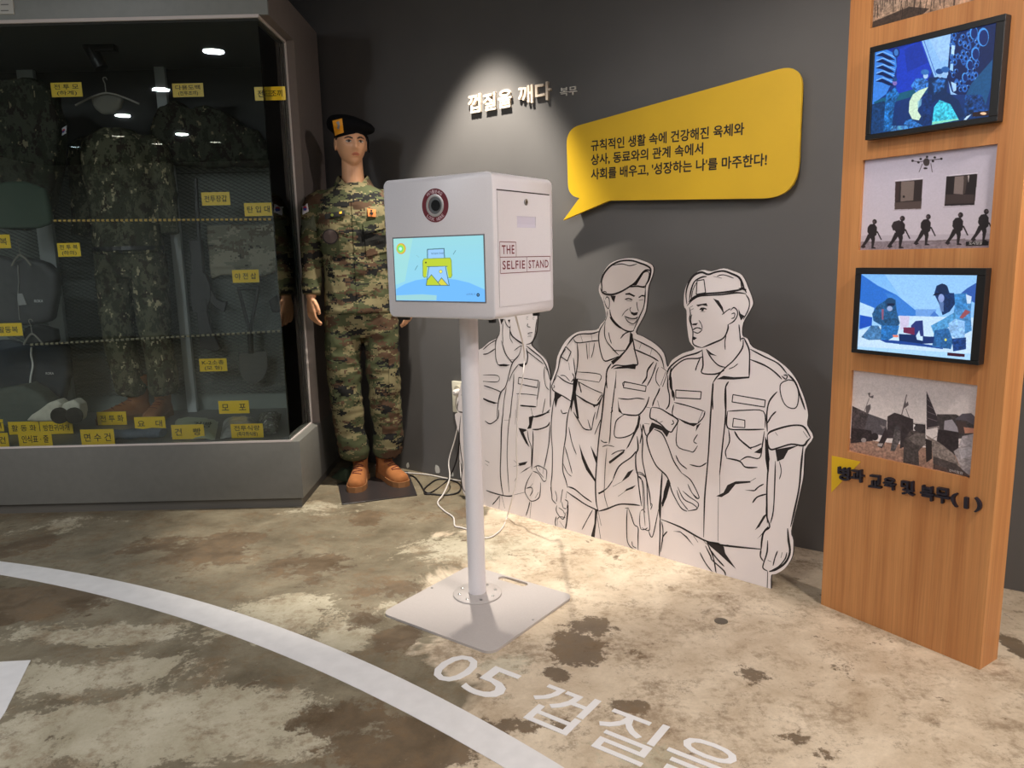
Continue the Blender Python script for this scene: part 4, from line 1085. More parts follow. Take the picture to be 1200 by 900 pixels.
# side door, lock, grip, print
g_ = lambda q: SIDE.st(*q)
dq = [g_(q) for q in ((585, 221.5), (643, 230), (643, 348), (586, 352))]
s0, s1, z0_, z1_ = .02, KD - .022, 1.062, 1.402
hh = [g_(q) for q in ((605, 253), (627, 254.5), (627, 266), (605, 268))]; a0, a1, hz0, hz1 = (hh[0][0] + hh[3][0]) / 2, (hh[1][0] + hh[2][0]) / 2, (hh[2][1] + hh[3][1]) / 2, (hh[0][1] + hh[1][1]) / 2
mb = MB(); w = .0022
for r in ((s0, s1, z0_, hz0), (s0, s1, hz1, z1_), (s0, a0, hz0, hz1), (a1, s1, hz0, hz1)): mb.box(SIDE.pt(r[0], r[2], .0004), SIDE.t * (r[1] - r[0]), SIDE.n * w, (0, 0, r[3] - r[2]))
door = mb.obj('side_door', M_white, kio)
MB().box(SIDE.pt(s0, z1_ + .0008, .0002), SIDE.t * (s1 - s0), SIDE.n * .0008, (0, 0, .0035)).obj('door_gap', mat('dark_gap', lin(60, 50, 50), .8), kio)
M_grip = mat('lilac_grip', lin(205, 200, 216), .45)
mb = MB(); mb.box(SIDE.pt(a0, hz0, .0006), SIDE.t * (a1 - a0), SIDE.n * .0004, (0, 0, hz1 - hz0))
mb.add([SIDE.pt(a0, hz0, .0026), SIDE.pt(a1, hz0, .0026), SIDE.pt(a1, hz0 + .012, .0008), SIDE.pt(a0, hz0 + .012, .0008)], [(0, 1, 2, 3)]); mb.obj('recessed_grip', M_grip, door)
lk = SIDE.at(616, 237, .003); MB().lathe(lk, SIDE.n, [(.0095, -.001), (.0095, .003), (.007, .0042), (0, .0042)], 24).obj('lock', M_steel, door)
MB().box(lk + SIDE.n * .0043 - SIDE.t * .0045 + Vector((0, 0, -.001)), SIDE.t * .009, SIDE.n * .0004, (0, 0, .002)).obj('key_slot', M_black, door)
OFF = .0032
def sline(p0, p1, wd=.0022):
    a, b_ = SIDE.at(*p0, OFF), SIDE.at(*p1, OFF); d = (b_ - a).normalized(); n = SIDE.n.cross(d).normalized() * wd / 2; mbl.add([a - n, b_ - n, b_ + n, a + n], [(0, 1, 2, 3)])
A_, B_, C_, D_, E2, F2, G2, H2 = (585.5, 283.3), (604.7, 283.8), (605, 301.2), (586, 301.5), (586.6, 320.6), (617.3, 301), (617.6, 318.6), (644.6, 300.3)
I2 = (644.8, 317.3)
mbl = MB()
for a, b_ in ((A_, B_), (B_, C_), (A_, D_), (D_, H2), (D_, E2), (E2, I2), (H2, I2), (F2, G2)): sline(a, b_)
lo = mbl.obj('logo_frame', M_red, kio)
px_text('logo_letters', 'THE', SIDE, (588.3, 298), (602.9, 297.4), (588.0, 287.4), M_red, kio, 0, .02, OFF, 1.15)
px_text('logo_letters', 'SELFIE', SIDE, (589, 315.9), (615.3, 314.8), (588.8, 305.6), M_red, kio, 0, .02, OFF, 1.15)
px_text('logo_letters', 'STAND', SIDE, (619.6, 314.7), (642.8, 313.6), (619.4, 305.0), M_red, kio, 0, .02, OFF, 1.15)
# photo tray with a sheet of paper on the far side
pa = KX + ku * (KW - .004) + kw * .10 + Vector((0, 0, 1.098))
MB().box(pa, ku * .085, kw * .13, Vector((0, 0, -.003)) - ku * .0).obj('paper_tray', M_white, kio, bevel=.001, bseg=1)
MB().add([pa + Vector((0, 0, .002)) + kw * .012, pa + kw * .012 + ku * .08 + Vector((0, 0, .012)), pa + kw * .115 + ku * .08 + Vector((0, 0, .012)), pa + Vector((0, 0, .002)) + kw * .115], [(0, 1, 2, 3)]).obj('paper_sheet', mat('photo_paper', lin(214, 232, 238), .4), kio)
MB().box(pa + Vector((0, 0, -.003)) , ku * .002 + ku * .083, kw * .003, (0, 0, .026)).obj('tray_guard', M_white, kio)
# rubber feet, pole, flange, base
for a, b_ in ((.04, .04), (KW - .04, .04), (.04, KD - .05), (KW - .04, KD - .05)):
    c = KX + ku * a + kw * b_; MB().lathe(c + Vector((0, 0, KZ0)), (0, 0, -1), [(.012, 0), (.012, .012), (.0, .012)], 16).obj('rubber_foot', M_black, kio)
M_plate = grain(mat('dimmed_white_steel', lin(180, 173, 170), .45), 200, .03)  # white coat of the kiosk, darkened in colour to offset strong light below
pc = floor_pt(559.5, 700); pc = Vector((pc.x - .0, pc.y + .012, 0))
MB().lathe(pc, (0, 0, 1), [(.0315, .010), (.0315, KZ0)], 40).obj('pole', M_white, kio, smooth=True)
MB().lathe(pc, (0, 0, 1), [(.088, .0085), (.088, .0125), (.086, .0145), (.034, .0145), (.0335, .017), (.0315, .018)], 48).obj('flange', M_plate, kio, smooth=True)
for k in range(8):
    a = 2 * math.pi * (k + .3) / 8; MB().lathe(pc + Vector((.066 * math.cos(a), .066 * math.sin(a), .0145)), (0, 0, 1), [(.0052, 0), (.0052, .0022), (.003, .003), (.0028, .0012), (0, .0012)], 10).obj('bolt', M_steel, kio)
bq = [floor_pt(x, y, .008) for x, y in ((449, 719.5), (550, 661.5), (669.5, 697.5), (577.5, 765))]
bo = bq[0]; bc = (bq[0] + bq[1] + bq[2] + bq[3]) / 4; ex = ((bq[3] - bq[0]).normalized() + (bq[2] - bq[1]).normalized()).normalized(); ey = Vector((-ex.y, ex.x, 0)); S = .482
bo = Vector((bc.x, bc.y, 0)) - ex * S / 2 - ey * S / 2
bm = bmesh.new(); outer = [bo + ex * a + ey * b_ for a, b_ in rrect(S, S, .035, 6)]
slot = [bo + ex * (.335 + a - .06 + .0) + ey * (S - .062 + b_) for a, b_ in rrect(.13, .034, .0165, 6)]
sc = floor_pt(601, 681, .008); sc.z = 0; slot = [sc + ex * (a - .065) + ey * (b_ - .017) for a, b_ in rrect(.13, .034, .0165, 6)]
def loop(pts, z): v = [bm.verts.new(Vector((p.x, p.y, z))) for p in pts]; return v, [bm.edges.new((v[i], v[(i + 1) % len(v)])) for i in range(len(v))]
for z in (.0, .008):
    v1, e1 = loop(outer, z); v2, e2 = loop(slot, z); bmesh.ops.triangle_fill(bm, edges=e1 + e2, use_beauty=True)
    if z == 0: lv = (v1, v2)
for a, b_ in zip(lv, (v1, v2)):
    for i in range(len(a)): j = (i + 1) % len(a); bm.faces.new((a[i], a[j], b_[j], b_[i]))
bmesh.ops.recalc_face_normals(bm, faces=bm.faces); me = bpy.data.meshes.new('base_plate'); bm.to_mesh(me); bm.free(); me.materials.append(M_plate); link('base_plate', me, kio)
for x, y in ((506, 689), (624.5, 726)):
    MB().lathe(floor_pt(x, y, .0085), (0, 0, 1), [(.0042, -.0005), (.0042, .0004), (0, .0004)], 12).obj('base_screw', M_steel, kio)
# ================================================================== cables and the socket
M_cw = mat('white_cable', lin(215, 208, 204), .5); M_cb = mat('black_cable', lin(24, 20, 22), .5)
def cable(pts, r, m, lb, cat='cable'):
    return tag(MB().tube(smooth_pts(pts, 8), r, 8).obj('power_cable', m, smooth=True), lb, cat)
wp = lambda x, y, off=.02: WALL.at(x, y, off)
fp = lambda x, y, z=.005: floor_pt(x, y, z)
cb = KX + ku * .06 + kw * (KD - .05) + Vector((0, 0, KZ0))
cable([KX + ku * .10 + kw * (KD - .09) + Vector((0, 0, KZ0 + .0)), CUT.at(614, 410, .16), CUT.at(613, 440, .15), CUT.at(608, 470, .14), CUT.at(605, 520, .13), CUT.at(606, 556, .10), CUT.at(600, 585, .10), fp(594, 606), fp(589, 618), fp(578, 628), fp(566, 630), fp(556, 622), fp(547, 616)], .0032, M_cw, 'white cable hanging from the kiosk down in front of the left drawn soldier')
cable([wp(541, 462, .03), wp(536, 470, .05), wp(538, 490, .06), wp(533, 515, .07), wp(526, 540, .1), fp(527, 560, .06), fp(520, 578, .02), fp(513, 589), fp(520, 598), fp(531, 606), fp(533, 616), fp(540, 618), fp(550, 621)], .0036, M_cw, 'white cable falling from the wall socket and winding over the floor')
cable([wp(543, 450, .03), wp(534, 470, .035), wp(540, 500, .03), wp(539, 540, .03), fp(543, 575, .006), fp(552, 588), fp(562, 594)], .0028, M_cw, 'thin white cable along the left edge of the soldier board')
cable([wp(538, 480, .02), wp(538, 520, .025), wp(533, 545, .03), fp(523, 564), fp(505, 577), fp(497, 575), fp(500, 570), fp(512, 562), fp(525, 562), fp(537, 566), fp(540, 572), fp(535, 578), fp(520, 580), fp(506, 579), fp(498, 578.5), fp(496, 573), fp(485, 558.5), fp(470, 557), fp(450, 556)], .004, M_cb, 'black cable looped on the floor beside the tan boots')
cable([fp(440, 545), fp(452, 550), fp(470, 553.5), fp(500, 556), fp(525, 561), fp(542, 564)], .0035, M_cw, 'white cable lying along the foot of the wall behind the boots')
sk = thing('wall_socket', 'white double wall socket beside the kiosk pole', 'socket', WALL.at(534.5, 465))
a = WALL.st(531, 446); b_ = WALL.st(545, 484); MB().box(WALL.pt(a[0], b_[1], 0), WALL.t * (b_[0] - a[0]), WALL.n * .012, (0, 0, a[1] - b_[1])).obj('cover_plate', mat('ivory_plastic', lin(232, 226, 205), .4), sk, bevel=.002)
mz = (a[1] + b_[1]) / 2; ms = (a[0] + b_[0]) / 2
for dz in (.04, -.04):
    MB().lathe(WALL.pt(ms, mz + dz, .011), WALL.n, [(.024, 0), (.024, .003), (.019, .003), (.018, .0015), (0, .0015)], 20).obj('outlet', mat('ivory_outlet', lin(215, 208, 186), .4), sk)
tag(MB().lathe(WALL.pt(ms + .01, mz + .03, .014), WALL.n, [(.018, 0), (.018, .03), (.008, .04), (0, .04)], 16).obj('power_plug', M_cw), 'white plug pushed into the wall socket', 'plug')
# ================================================================== dressed mannequin
def sup(cx, cy, z, a, b, n=28, e=2.3, tilt=0.0):
    out = []
    for k in range(n):
        t = 2 * math.pi * k / n; c, s = math.cos(t), math.sin(t)
        out.append(Vector((cx + a * math.copysign(abs(c) ** (2 / e), c), cy + b * math.copysign(abs(s) ** (2 / e), s), z + tilt * c)))
    return out
def limb(mb, pts, rx, seg=14): mb.tube(smooth_pts(pts, 4), list(np.interp(np.linspace(0, len(pts) - 1, (len(pts) - 1) * 4 + 1), range(len(pts)), rx)), seg); return mb
def jacket_mesh(seed=1, arm=1.0, vox=.0075):
    mb = MB()
    mb.rings([sup(0, 0, z, a, b) for z, a, b in ((.925, .186, .128), (.99, .182, .124), (1.1, .172, .116), (1.2, .176, .12), (1.32, .192, .132), (1.42, .2, .136), (1.49, .192, .124), (1.535, .16, .105), (1.565, .11, .085), (1.585, .075, .072))])
    for s in (-1, 1):
        limb(mb, [(s * .12, .01, 1.505), (s * .185, .008, 1.49), (s * .214, .008, 1.42), (s * .232, .012, 1.23), (s * .243, -.018, 1.04)], [.05, .062, .062, .054, .044])
        mb.tube([(s * .242, -.016, 1.065), (s * .244, -.02, 1.03)], [.047, .046], 16)
    return remesh(mb, vox, 2, .0062, (10, 8, 12), seed)
def trousers_mesh(seed=2, vox=.0075, legs=((-1, -.09, -.104, -.092, -.076), (1, .09, .103, .112, .105))):
    mb = MB(); mb.rings([sup(0, 0, z, a, b) for z, a, b in ((.8, .12, .09), (.86, .165, .11), (.93, .17, .115), (1.0, .16, .11))])
    for s, x0, x1, x2, x3 in legs:
        limb(mb, [(x0, 0, .92), (x0 * 1.1, -.002, .76), (x1, -.012, .5), (x2, .0, .3), (x3, .008, .17), (x3, .01, .135)], [.098, .096, .085, .08, .083, .062])
    return remesh(mb, vox, 2, .0075, (9, 9, 13), seed)
def boot_parts(x, y, ang, parent, ml, ms, mlace, tall=.19, name='boot'):
    """heel at the back, toe along -Y turned by ang; linked under parent as boot > sole, lace"""
    R_ = Matrix.Translation((x, y, 0)) @ Matrix.Rotation(ang, 4, 'Z')
    mb = MB(); rr = []
    for yy, w, z0, h in ((.085, .022, .028, .05), (.07, .036, .026, .075), (.02, .038, .026, .085), (-.04, .039, .026, .085), (-.09, .044, .026, .066), (-.14, .048, .026, .05), (-.175, .044, .026, .046), (-.2, .03, .028, .036), (-.207, .012, .03, .024)):
        rr.append([Vector((w * math.cos(t), yy, z0 + (h * max(0, math.sin(t)) ** .75 if math.sin(t) > 0 else .004 * math.sin(t)))) for t in [2 * math.pi * k / 20 for k in range(20)]])
    mb.rings(rr); mb.rings([sup(0, cy, z, a, b, 20, 2.1) for z, a, b, cy in ((.06, .038, .066, .018), (.11, .041, .058, .026), (tall - .02, .047, .056, .032), (tall, .05, .058, .034))])
    me = remesh(mb, .0052, 2, .0012, (14, 14, 14), 4); bvb = bvh_of(me); me.transform(R_); me.materials.append(ml); bt = linkl(name, me, parent)
    out = [(.0, .094), (.03, .086), (.043, .055), (.037, .0), (.044, -.06), (.053, -.12), (.05, -.17), (.034, -.205), (.0, -.218), (-.034, -.205), (-.05, -.17), (-.053, -.12), (-.044, -.06), (-.037, .0), (-.043, .055), (-.03, .086)]
    mb = MB().prism([R_ @ Vector((a, b, 0)) for a, b in out], (0, 0, .03)); me = mb.mesh('sole'); me.materials.append(ms); linkl('sole', me, bt)
    dv = Vector((0, .8, -.6)); n_l = 7
    for k in range(n_l):
        z = .062 + k * (tall - .085) / (n_l - 1); pts = []
        for x_ in (-.024, -.012, 0, .012, .024):
            h_ = bvb.ray_cast(Vector((x_, 0, z + (x_ * .25 if k % 2 else -x_ * .25))) + Vector((0, -.10 + .3 * (z - .06), .0)) - dv * .3, dv)[0]
            if h_: pts.append(R_ @ (h_ - dv * .0018))
        if len(pts) < 3: continue
        me = MB().tube(pts, .003, 6).mesh('lace'); me.materials.append(mlace); linkl('lace', me, bt)
    return bt
def linkl(name, me, parent, kind=None):
    """link a mesh already in its thing's own coordinates"""
    o = bpy.data.objects.new(name, me); COL.objects.link(o); o.parent = parent; WM[o.name] = WM[parent.name].copy()
    if kind: o['kind'] = kind
    me.update(); return o
def bvh_of(me): return BVHTree.FromPolygons([v.co for v in me.vertices], [tuple(p.vertices) for p in me.polygons])
def hit(bv, x, z, off, axis=(0, 1, 0)):
    h = bv.ray_cast(Vector((x, -1, z)), Vector(axis))
    return (h[0] if h[0] else Vector((x, 0, z))) + Vector((0, -off, 0))
def patch(name, bv, c4, m, parent, off=.004, nx=12, nz=8, back=.006, cut=None):
    """cloth piece laid on the front of a surface; c4 = corners TL TR BR BL in (x, z)"""
    v = []; f = []
    for j in range(nz + 1):
        for i in range(nx + 1):
            a, b = i / nx, j / nz
            x = (c4[0][0] * (1 - a) + c4[1][0] * a) * (1 - b) + (c4[3][0] * (1 - a) + c4[2][0] * a) * b
            z = (c4[0][1] * (1 - a) + c4[1][1] * a) * (1 - b) + (c4[3][1] * (1 - a) + c4[2][1] * a) * b
            v.append(hit(bv, x, z, off))
    f = [(j * (nx + 1) + i, j * (nx + 1) + i + 1, (j + 1) * (nx + 1) + i + 1, (j + 1) * (nx + 1) + i) for j in range(nz) for i in range(nx)]
    rim = [i for i in range(nx + 1)] + [(j + 1) * (nx + 1) - 1 for j in range(1, nz + 1)] + [nz * (nx + 1) + i for i in range(nx - 1, -1, -1)] + [j * (nx + 1) for j in range(nz - 1, 0, -1)]
    k = len(v); v += [v[i] + Vector((0, off + back - .001, 0)) for i in rim]; n = len(rim)
    f += [(rim[i], rim[(i + 1) % n], k + (i + 1) % n, k + i) for i in range(n)]
    me = bpy.data.meshes.new(name); me.from_pydata(v, [], f); me.materials.append(m); return linkl(name, me, parent)
def decal(name, bv, pts, m, parent, off=.0008):
    cx = sum(p[0] for p in pts) / len(pts); cz = sum(p[1] for p in pts) / len(pts); v = []; f = []; n = len(pts); R3 = (1, .66, .33)
    for s in R3: v += [hit(bv, cx + (x - cx) * s, cz + (z - cz) * s, off) for x, z in pts]
    v.append(hit(bv, cx, cz, off))
    for r in range(2): f += [(r * n + i, r * n + (i + 1) % n, (r + 1) * n + (i + 1) % n, (r + 1) * n + i) for i in range(n)]
    f += [(2 * n + i, 2 * n + (i + 1) % n, 3 * n) for i in range(n)]
    me = bpy.data.meshes.new(name); me.from_pydata(v, [], f); me.materials.append(m); return linkl(name, me, parent)
def elli(cx, cz, a, b, n=14): return [(cx + a * math.cos(2 * math.pi * k / n), cz + b * math.sin(2 * math.pi * k / n)) for k in range(n)]
man = thing('mannequin', 'standing mannequin in digital camouflage uniform, black beret and tan boots', 'mannequin', (-.79, 4.0, .006), math.radians(11))
M_skin = grain(mat('mannequin_skin', lin(214, 160, 122), .42), 8, .04)
M_cam = camo('marine_digital_camo', [lin(112, 104, 76), lin(68, 72, 49), lin(74, 56, 42), lin(26, 26, 25)], cell=(.0085, .0085, .006), scale=8, stretch=(.8, .8, 1.9), cuts=(.49, .55, .565))
M_beret = mat('black_wool', lin(16, 16, 18), .95, spec=.1); M_tan = grain(mat('tan_nubuck', lin(152, 94, 48), .9), 14, .16, .2)
M_sole = mat('tan_sole', lin(132, 88, 50), .7); M_lace = mat('brown_lace', lin(96, 40, 26), .8)
# body: head, neck, arms, hands and legs in one skin
HC = Vector((0, -.012, 1.782)); yaw = math.radians(13)
def head_pt(x, y, z):
    t = max(0, -z); X = x * .0745 * (1 - .30 * t ** 1.7); Z = z * .122; Y = y * .096
    if y > 0: Y *= 1 - .42 * t
    if z > 0: X *= 1 - .04 * z
    if y < 0:
        g = lambda u, s: math.exp(-(u / s) ** 2); ax = abs(X); fr = min(1, -y * 1.6); d = 0
        d -= .004 * g(Z - .06, .05) * 0
        d += .011 * g(X, .0095) * g(Z + .012, .022) + .015 * g(X, .0125) * g(Z + .033, .013) + .004 * g(ax - .011, .006) * g(Z + .037, .008)
        d += .0045 * g(ax - .03, .022) * g(Z - .02, .008) - .0135 * g(ax - .031, .015) * g(Z - .001, .011) + .005 * g(ax - .031, .0095) * g(Z + .001, .0065)
        d += .006 * g(X, .021) * g(Z + .0565, .0052) + .0065 * g(X, .018) * g(Z + .068, .0055) - .003 * g(X, .022) * g(Z + .0622, .0022)
        d += -.004 * g(X, .03) * g(Z + .08, .007) + .008 * g(X, .022) * g(Z + .1, .014) + .0045 * g(ax - .05, .016) * g(Z + .018, .018) - .004 * g(ax - .045, .014) * g(Z + .058, .02)
        Y -= d * fr
    return Vector((X, Y, Z))
mb = MB(); rr = []
for j in range(1, 72):
    ph = math.pi * j / 72; rr.append([head_pt(math.sin(ph) * math.cos(2 * math.pi * k / 96), math.sin(ph) * math.sin(2 * math.pi * k / 96), math.cos(ph)) for k in range(96)])
hm = MB().rings(rr)
for s in (-1, 1):
    hm.rings([[Vector((s * (.070 + .011 * u), .014 + (.019 * q) * math.cos(t) - .004 * u, -.006 + (.031 * q) * math.sin(t))) for t in [2 * math.pi * k / 18 for k in range(18)]] for u, q in ((0, .8), (.6, 1), (1, 1), (1.05, .8), (.7, .6))])
RY = Matrix.Translation(HC) @ Matrix.Rotation(yaw, 4, 'Z')
mb.add([RY @ Vector(v) for v in hm.v], hm.f)
mb.rings([sup(0, y, z, a, b, 24, 2) for z, a, b, y in ((1.5, .075, .066, .02), (1.56, .064, .06, .016), (1.62, .056, .056, .01), (1.68, .053, .056, .006), (1.75, .052, .056, .006))])
mb.rings([sup(0, .0, z, a, b, 24, 2.3) for z, a, b in ((.85, .14, .08), (1.0, .145, .09), (1.15, .135, .085), (1.35, .16, .1), (1.47, .165, .09), (1.52, .12, .07))])
for s in (-1, 1):
    dz = -.028 if s > 0 else 0.0
    limb(mb, [(s * .13, .008, 1.49), (s * .2, .008, 1.44), (s * .232, .01, 1.23), (s * .244, -.018, 1.045 + dz), (s * .247, -.024, 1.01 + dz)], [.04, .042, .036, .026, .0245])
    w = Vector((s * -.55, -.83, 0)); kk = Vector((s * -.8, .55, 0)); K0 = Vector((s * .248, -.028, 1.0 + dz)); K1 = Vector((s * .25, -.032, .942 + dz))   # palm width direction, curl direction
    mb.rings([[c + w * (a * math.cos(t)) + kk * (b * math.sin(t)) for t in [2 * math.pi * k / 16 for k in range(16)]] for c, a, b in ((K0 + Vector((0, 0, .02)), .024, .021), (K0, .032, .017), ((K0 + K1) / 2, .039, .0155), (K1, .038, .0135), (K1 - Vector((0, 0, .008)), .034, .010))])
    for i, (q, ln) in enumerate(((.030, .066), (.0105, .075), (-.0095, .07), (-.029, .056))):
        a = K1 + w * q; c1 = .10 + .05 * i
        p1 = a + Vector((0, 0, -ln * .45)) + kk * ln * .08; p2 = p1 + Vector((0, 0, -ln * .32)) + kk * ln * (.2 + c1 * .3); p3 = p2 + Vector((0, 0, -ln * .2)) + kk * ln * (.24 + c1 * .2)
        mb.tube([a + Vector((0, 0, .012)), a, p1, p2, p3, p3 + (p3 - p2) * .12], [.0085, .0088, .0082, .0076, .0066, .0035], 10)
    b0_ = K0 + w * .028; mb.tube([b0_ + Vector((0, 0, .0)), b0_ + w * .014 + Vector((0, 0, -.025)) + kk * .006, b0_ + w * .02 + Vector((0, 0, -.05)) + kk * .012, b0_ + w * .016 + Vector((0, 0, -.072)) + kk * .018, b0_ + w * .015 + Vector((0, 0, -.075)) + kk * .019], [.011, .0105, .0092, .0078, .004], 10)
for x0, x1, x3 in ((-.09, -.103, -.066), (.09, .103, .098)): limb(mb, [(x0, 0, .9), (x1, -.01, .5), (x3, .02, .13)], [.07, .05, .034])
body = remesh(mb, .0034, 1); body.materials.append(M_skin); bo_ = linkl('body', body, man); bb = bvh_of(body)
def hrot(x, z): v = Matrix.Rotation(yaw, 3, 'Z') @ Vector((x, -math.sqrt(max(0, .094 ** 2 - (x * 1.15) ** 2)), 0)); return (v.x + HC.x, z + HC.z)
M_brow = mat('painted_brow', lin(58, 40, 30), .7); M_lip = mat('painted_lips', lin(196, 116, 88), .4); M_eyew = mat('painted_eye', lin(190, 180, 168), .3); M_iris = mat('painted_iris', lin(58, 42, 32), .25)
for s in (-1, 1):
    hp = lambda pts: [hrot(s * x, z) for x, z in pts]
    decal('eyebrow', bb, hp([(.011, .0155), (.022, .0215), (.034, .0235), (.047, .018), (.052, .012), (.044, .0145), (.033, .0165), (.022, .0145), (.011, .009)]), M_brow, man, .0012)
    decal('eye', bb, hp([(.0165, -.002), (.023, .0042), (.031, .006), (.039, .004), (.0455, -.001), (.038, -.0055), (.031, -.0065), (.023, -.0055)]), M_eyew, man, .0012)
    decal('iris', bb, hp([(.030 + a, z) for a, z in elli(0, .0, .0058, .0056, 12)]), M_iris, man, .0022)
    decal('eyelid_line', bb, hp([(.0155, -.001), (.023, .0065), (.031, .0085), (.040, .006), (.047, -.0006), (.039, .0032), (.031, .0052), (.023, .0034)]), M_brow, man, .0018)
decal('lips', bb, [hrot(x, z) for x, z in [(-.022, -.0625), (-.012, -.0555), (-.004, -.0525), (0, -.054), (.004, -.0525), (.012, -.0555), (.022, -.0625), (.012, -.0695), (.0, -.0725), (-.012, -.0695)]], M_lip, man, .0008)
decal('mouth_line', bb, [hrot(x, z) for x, z in [(-.02, -.0622), (-.006, -.0612), (.006, -.0612), (.02, -.0622), (.006, -.0636), (-.006, -.0636)]], M_brow, man, .0014)
# uniform
jk = jacket_mesh(3); jk.materials.append(M_cam); jo = linkl('jacket', jk, man); jb = bvh_of(jk)
tr = trousers_mesh(5); tr.materials.append(M_cam); to_ = linkl('trousers', tr, man); tb = bvh_of(tr)
patch('button_placket', jb, [(-.014, 1.53), (.026, 1.53), (.022, .935), (-.016, .935)], M_cam, jo, .005, 4, 30)
for s in (-1, 1):
    patch('chest_pocket', jb, [(s * .04, 1.36), (s * .155, 1.385), (s * .15, 1.24), (s * .045, 1.215)][::1], M_cam, jo, .0045, 10, 10)
    patch('pocket_flap', jb, [(s * .036, 1.385), (s * .162, 1.41), (s * .16, 1.36), (s * .038, 1.325)], M_cam, jo, .009, 10, 5)
    patch('cargo_pocket', tb, [(s * .13, .68), (s * .178, .69), (s * .175, .50), (s * .125, .49)], M_cam, to_, .008, 6, 8)
    # collar wings
    v = [Vector(p) for p in ((s * .012, -.088, 1.545), (s * .058, -.055, 1.605), (s * .075, -.005, 1.625), (s * .06, .05, 1.63), (0, .072, 1.63), (0, .085, 1.585), (s * .075, .062, 1.58), (s * .108, .0, 1.56), (s * .098, -.075, 1.535), (s * .052, -.118, 1.488))]
    mbc = MB(); inn = [p * 1.0 + Vector((0, .006, -.003)) for p in v]; mbc.add(v, [(0, 1, 8, 9), (1, 2, 7, 8), (2, 3, 6, 7), (3, 4, 5, 6)]); mbc.add(inn, [(9, 8, 1, 0), (8, 7, 2, 1), (7, 6, 3, 2), (6, 5, 4, 3)])
    me = mbc.mesh('collar'); me.materials.append(M_cam); linkl('collar', me, jo)
    mbe = MB().box((s * .09, -.03, 1.566), (s * .085, 0, -.036), (0, .05, 0), (0, 0, .006)); me = mbe.mesh('epaulet'); me.materials.append(M_cam); linkl('epaulet', me, jo)
patch('belt', tb, [(-.165, .968), (.165, .968), (.165, .94), (-.165, .94)], M_black, to_, .003, 20, 2)
M_tape = mat('black_name_tape', lin(26, 26, 24), .9); M_gold = mat('gold_thread', lin(220, 170, 40), .5)
patch('name_tape', jb, [(-.148, 1.428), (-.05, 1.445), (-.05, 1.42), (-.148, 1.403)], M_tape, jo, .0105, 10, 3)
decal('gold_emblem', jb, [(-.076, 1.438), (-.064, 1.44), (-.064, 1.429), (-.076, 1.427)], M_gold, jo, .0125)
decal('green_emblem', jb, elli(-.112, 1.423, .0075, .007, 8), mat('olive_thread', lin(120, 130, 50), .8), jo, .0125)
M_or = mat('orange_patch', lin(206, 122, 62), .8)
patch('chest_badge', jb, [(.062, 1.452), (.104, 1.446), (.102, 1.41), (.063, 1.414)], M_or, jo, .0105, 5, 4)
decal('anchor', jb, [(.076, 1.444), (.081, 1.447), (.086, 1.444), (.083, 1.43), (.092, 1.43), (.082, 1.418), (.07, 1.43), (.079, 1.43)], M_tape, jo, .0125)
decal('round_unit_patch', jb, elli(-.128, 1.318, .04, .038, 24), mat('brown_patch_edge', lin(44, 40, 38), .9), jo, .0105)
decal('round_patch_face', jb, elli(-.128, 1.318, .034, .032, 24), mat('brown_patch_face', lin(84, 70, 66), .9), jo, .012)
M_flagw = mat('flag_white', lin(206, 204, 214), .7); M_flr = mat('flag_red', lin(190, 40, 60), .7); M_flb = mat('flag_blue', lin(40, 60, 150), .7)
decal('arm_band', jb, [(-.272, 1.415), (-.205, 1.43), (-.195, 1.35), (-.272, 1.34)], mat('olive_band', lin(74, 78, 62), .9), jo, .005)
decal('flag_patch', jb, [(-.262, 1.475), (-.232, 1.487), (-.228, 1.447), (-.262, 1.43)], M_flagw, jo, .006)
decal('flag_disc', jb, elli(-.246, 1.462, .010, .012, 12), M_flr, jo, .0075); decal('flag_disc', jb, [(x, z) for x, z in elli(-.246, 1.458, .0095, .0075, 10)], M_flb, jo, .0085)
mbr = []
for z, a, b, cx, tl in ((1.832, .078, .1, 0, 0), (1.838, .082, .105, 0, .0), (1.858, .083, .106, 0, 0), (1.862, .092, .112, .003, -.003), (1.874, .114, .124, .004, -.008), (1.892, .120, .126, .004, -.012), (1.912, .110, .116, .0, -.014), (1.929, .085, .092, -.008, -.012), (1.94, .05, .055, -.014, -.006), (1.944, .01, .01, -.016, 0)): mbr.append(sup(cx, .0, z - .026, a, b, 32, 2.0, tl))
ber = remesh(MB().rings(mbr), .005, 3, .0022, (16, 16, 16), 8); ber.materials.append(M_beret); be = linkl('beret', ber, man); bbv = bvh_of(ber)
patch('beret_badge', bbv, [(-.084, 1.879), (-.036, 1.886), (-.032, 1.822), (-.076, 1.814)], mat('orange_shield', lin(240, 160, 34), .6), be, .004, 5, 6)
decal('silver_emblem', bbv, [(-.066, 1.869), (-.052, 1.874), (-.048, 1.854), (-.054, 1.836), (-.064, 1.844), (-.058, 1.854)], mat('silver_emblem', lin(190, 186, 190), .3, .6), be, .006)
me = MB().tube([(.083, .0, 1.819), (.088, .01, 1.79), (.084, .008, 1.765), (.09, .012, 1.74)], [.004, .004, .003, .002], 6).mesh('ribbon'); me.materials.append(M_beret); linkl('ribbon', me, be)
for s in (-1, 1):
    me = MB().rings([[RY @ Vector((s * q * (.0735 + u), .02 + .03 * math.cos(t) - .01, .03 + .02 * math.sin(t))) for t in [2 * math.pi * k / 12 for k in range(12)]] for u, q in ((-.02, 1), (.0035, 1), (.005, .99))]).mesh('hair'); me.materials.append(M_brow); linkl('hair', me, man)
boot_parts(-.052, .015, math.radians(-8), man, M_tan, M_sole, M_lace); boot_parts(.092, .03, math.radians(24), man, M_tan, M_sole, M_lace)
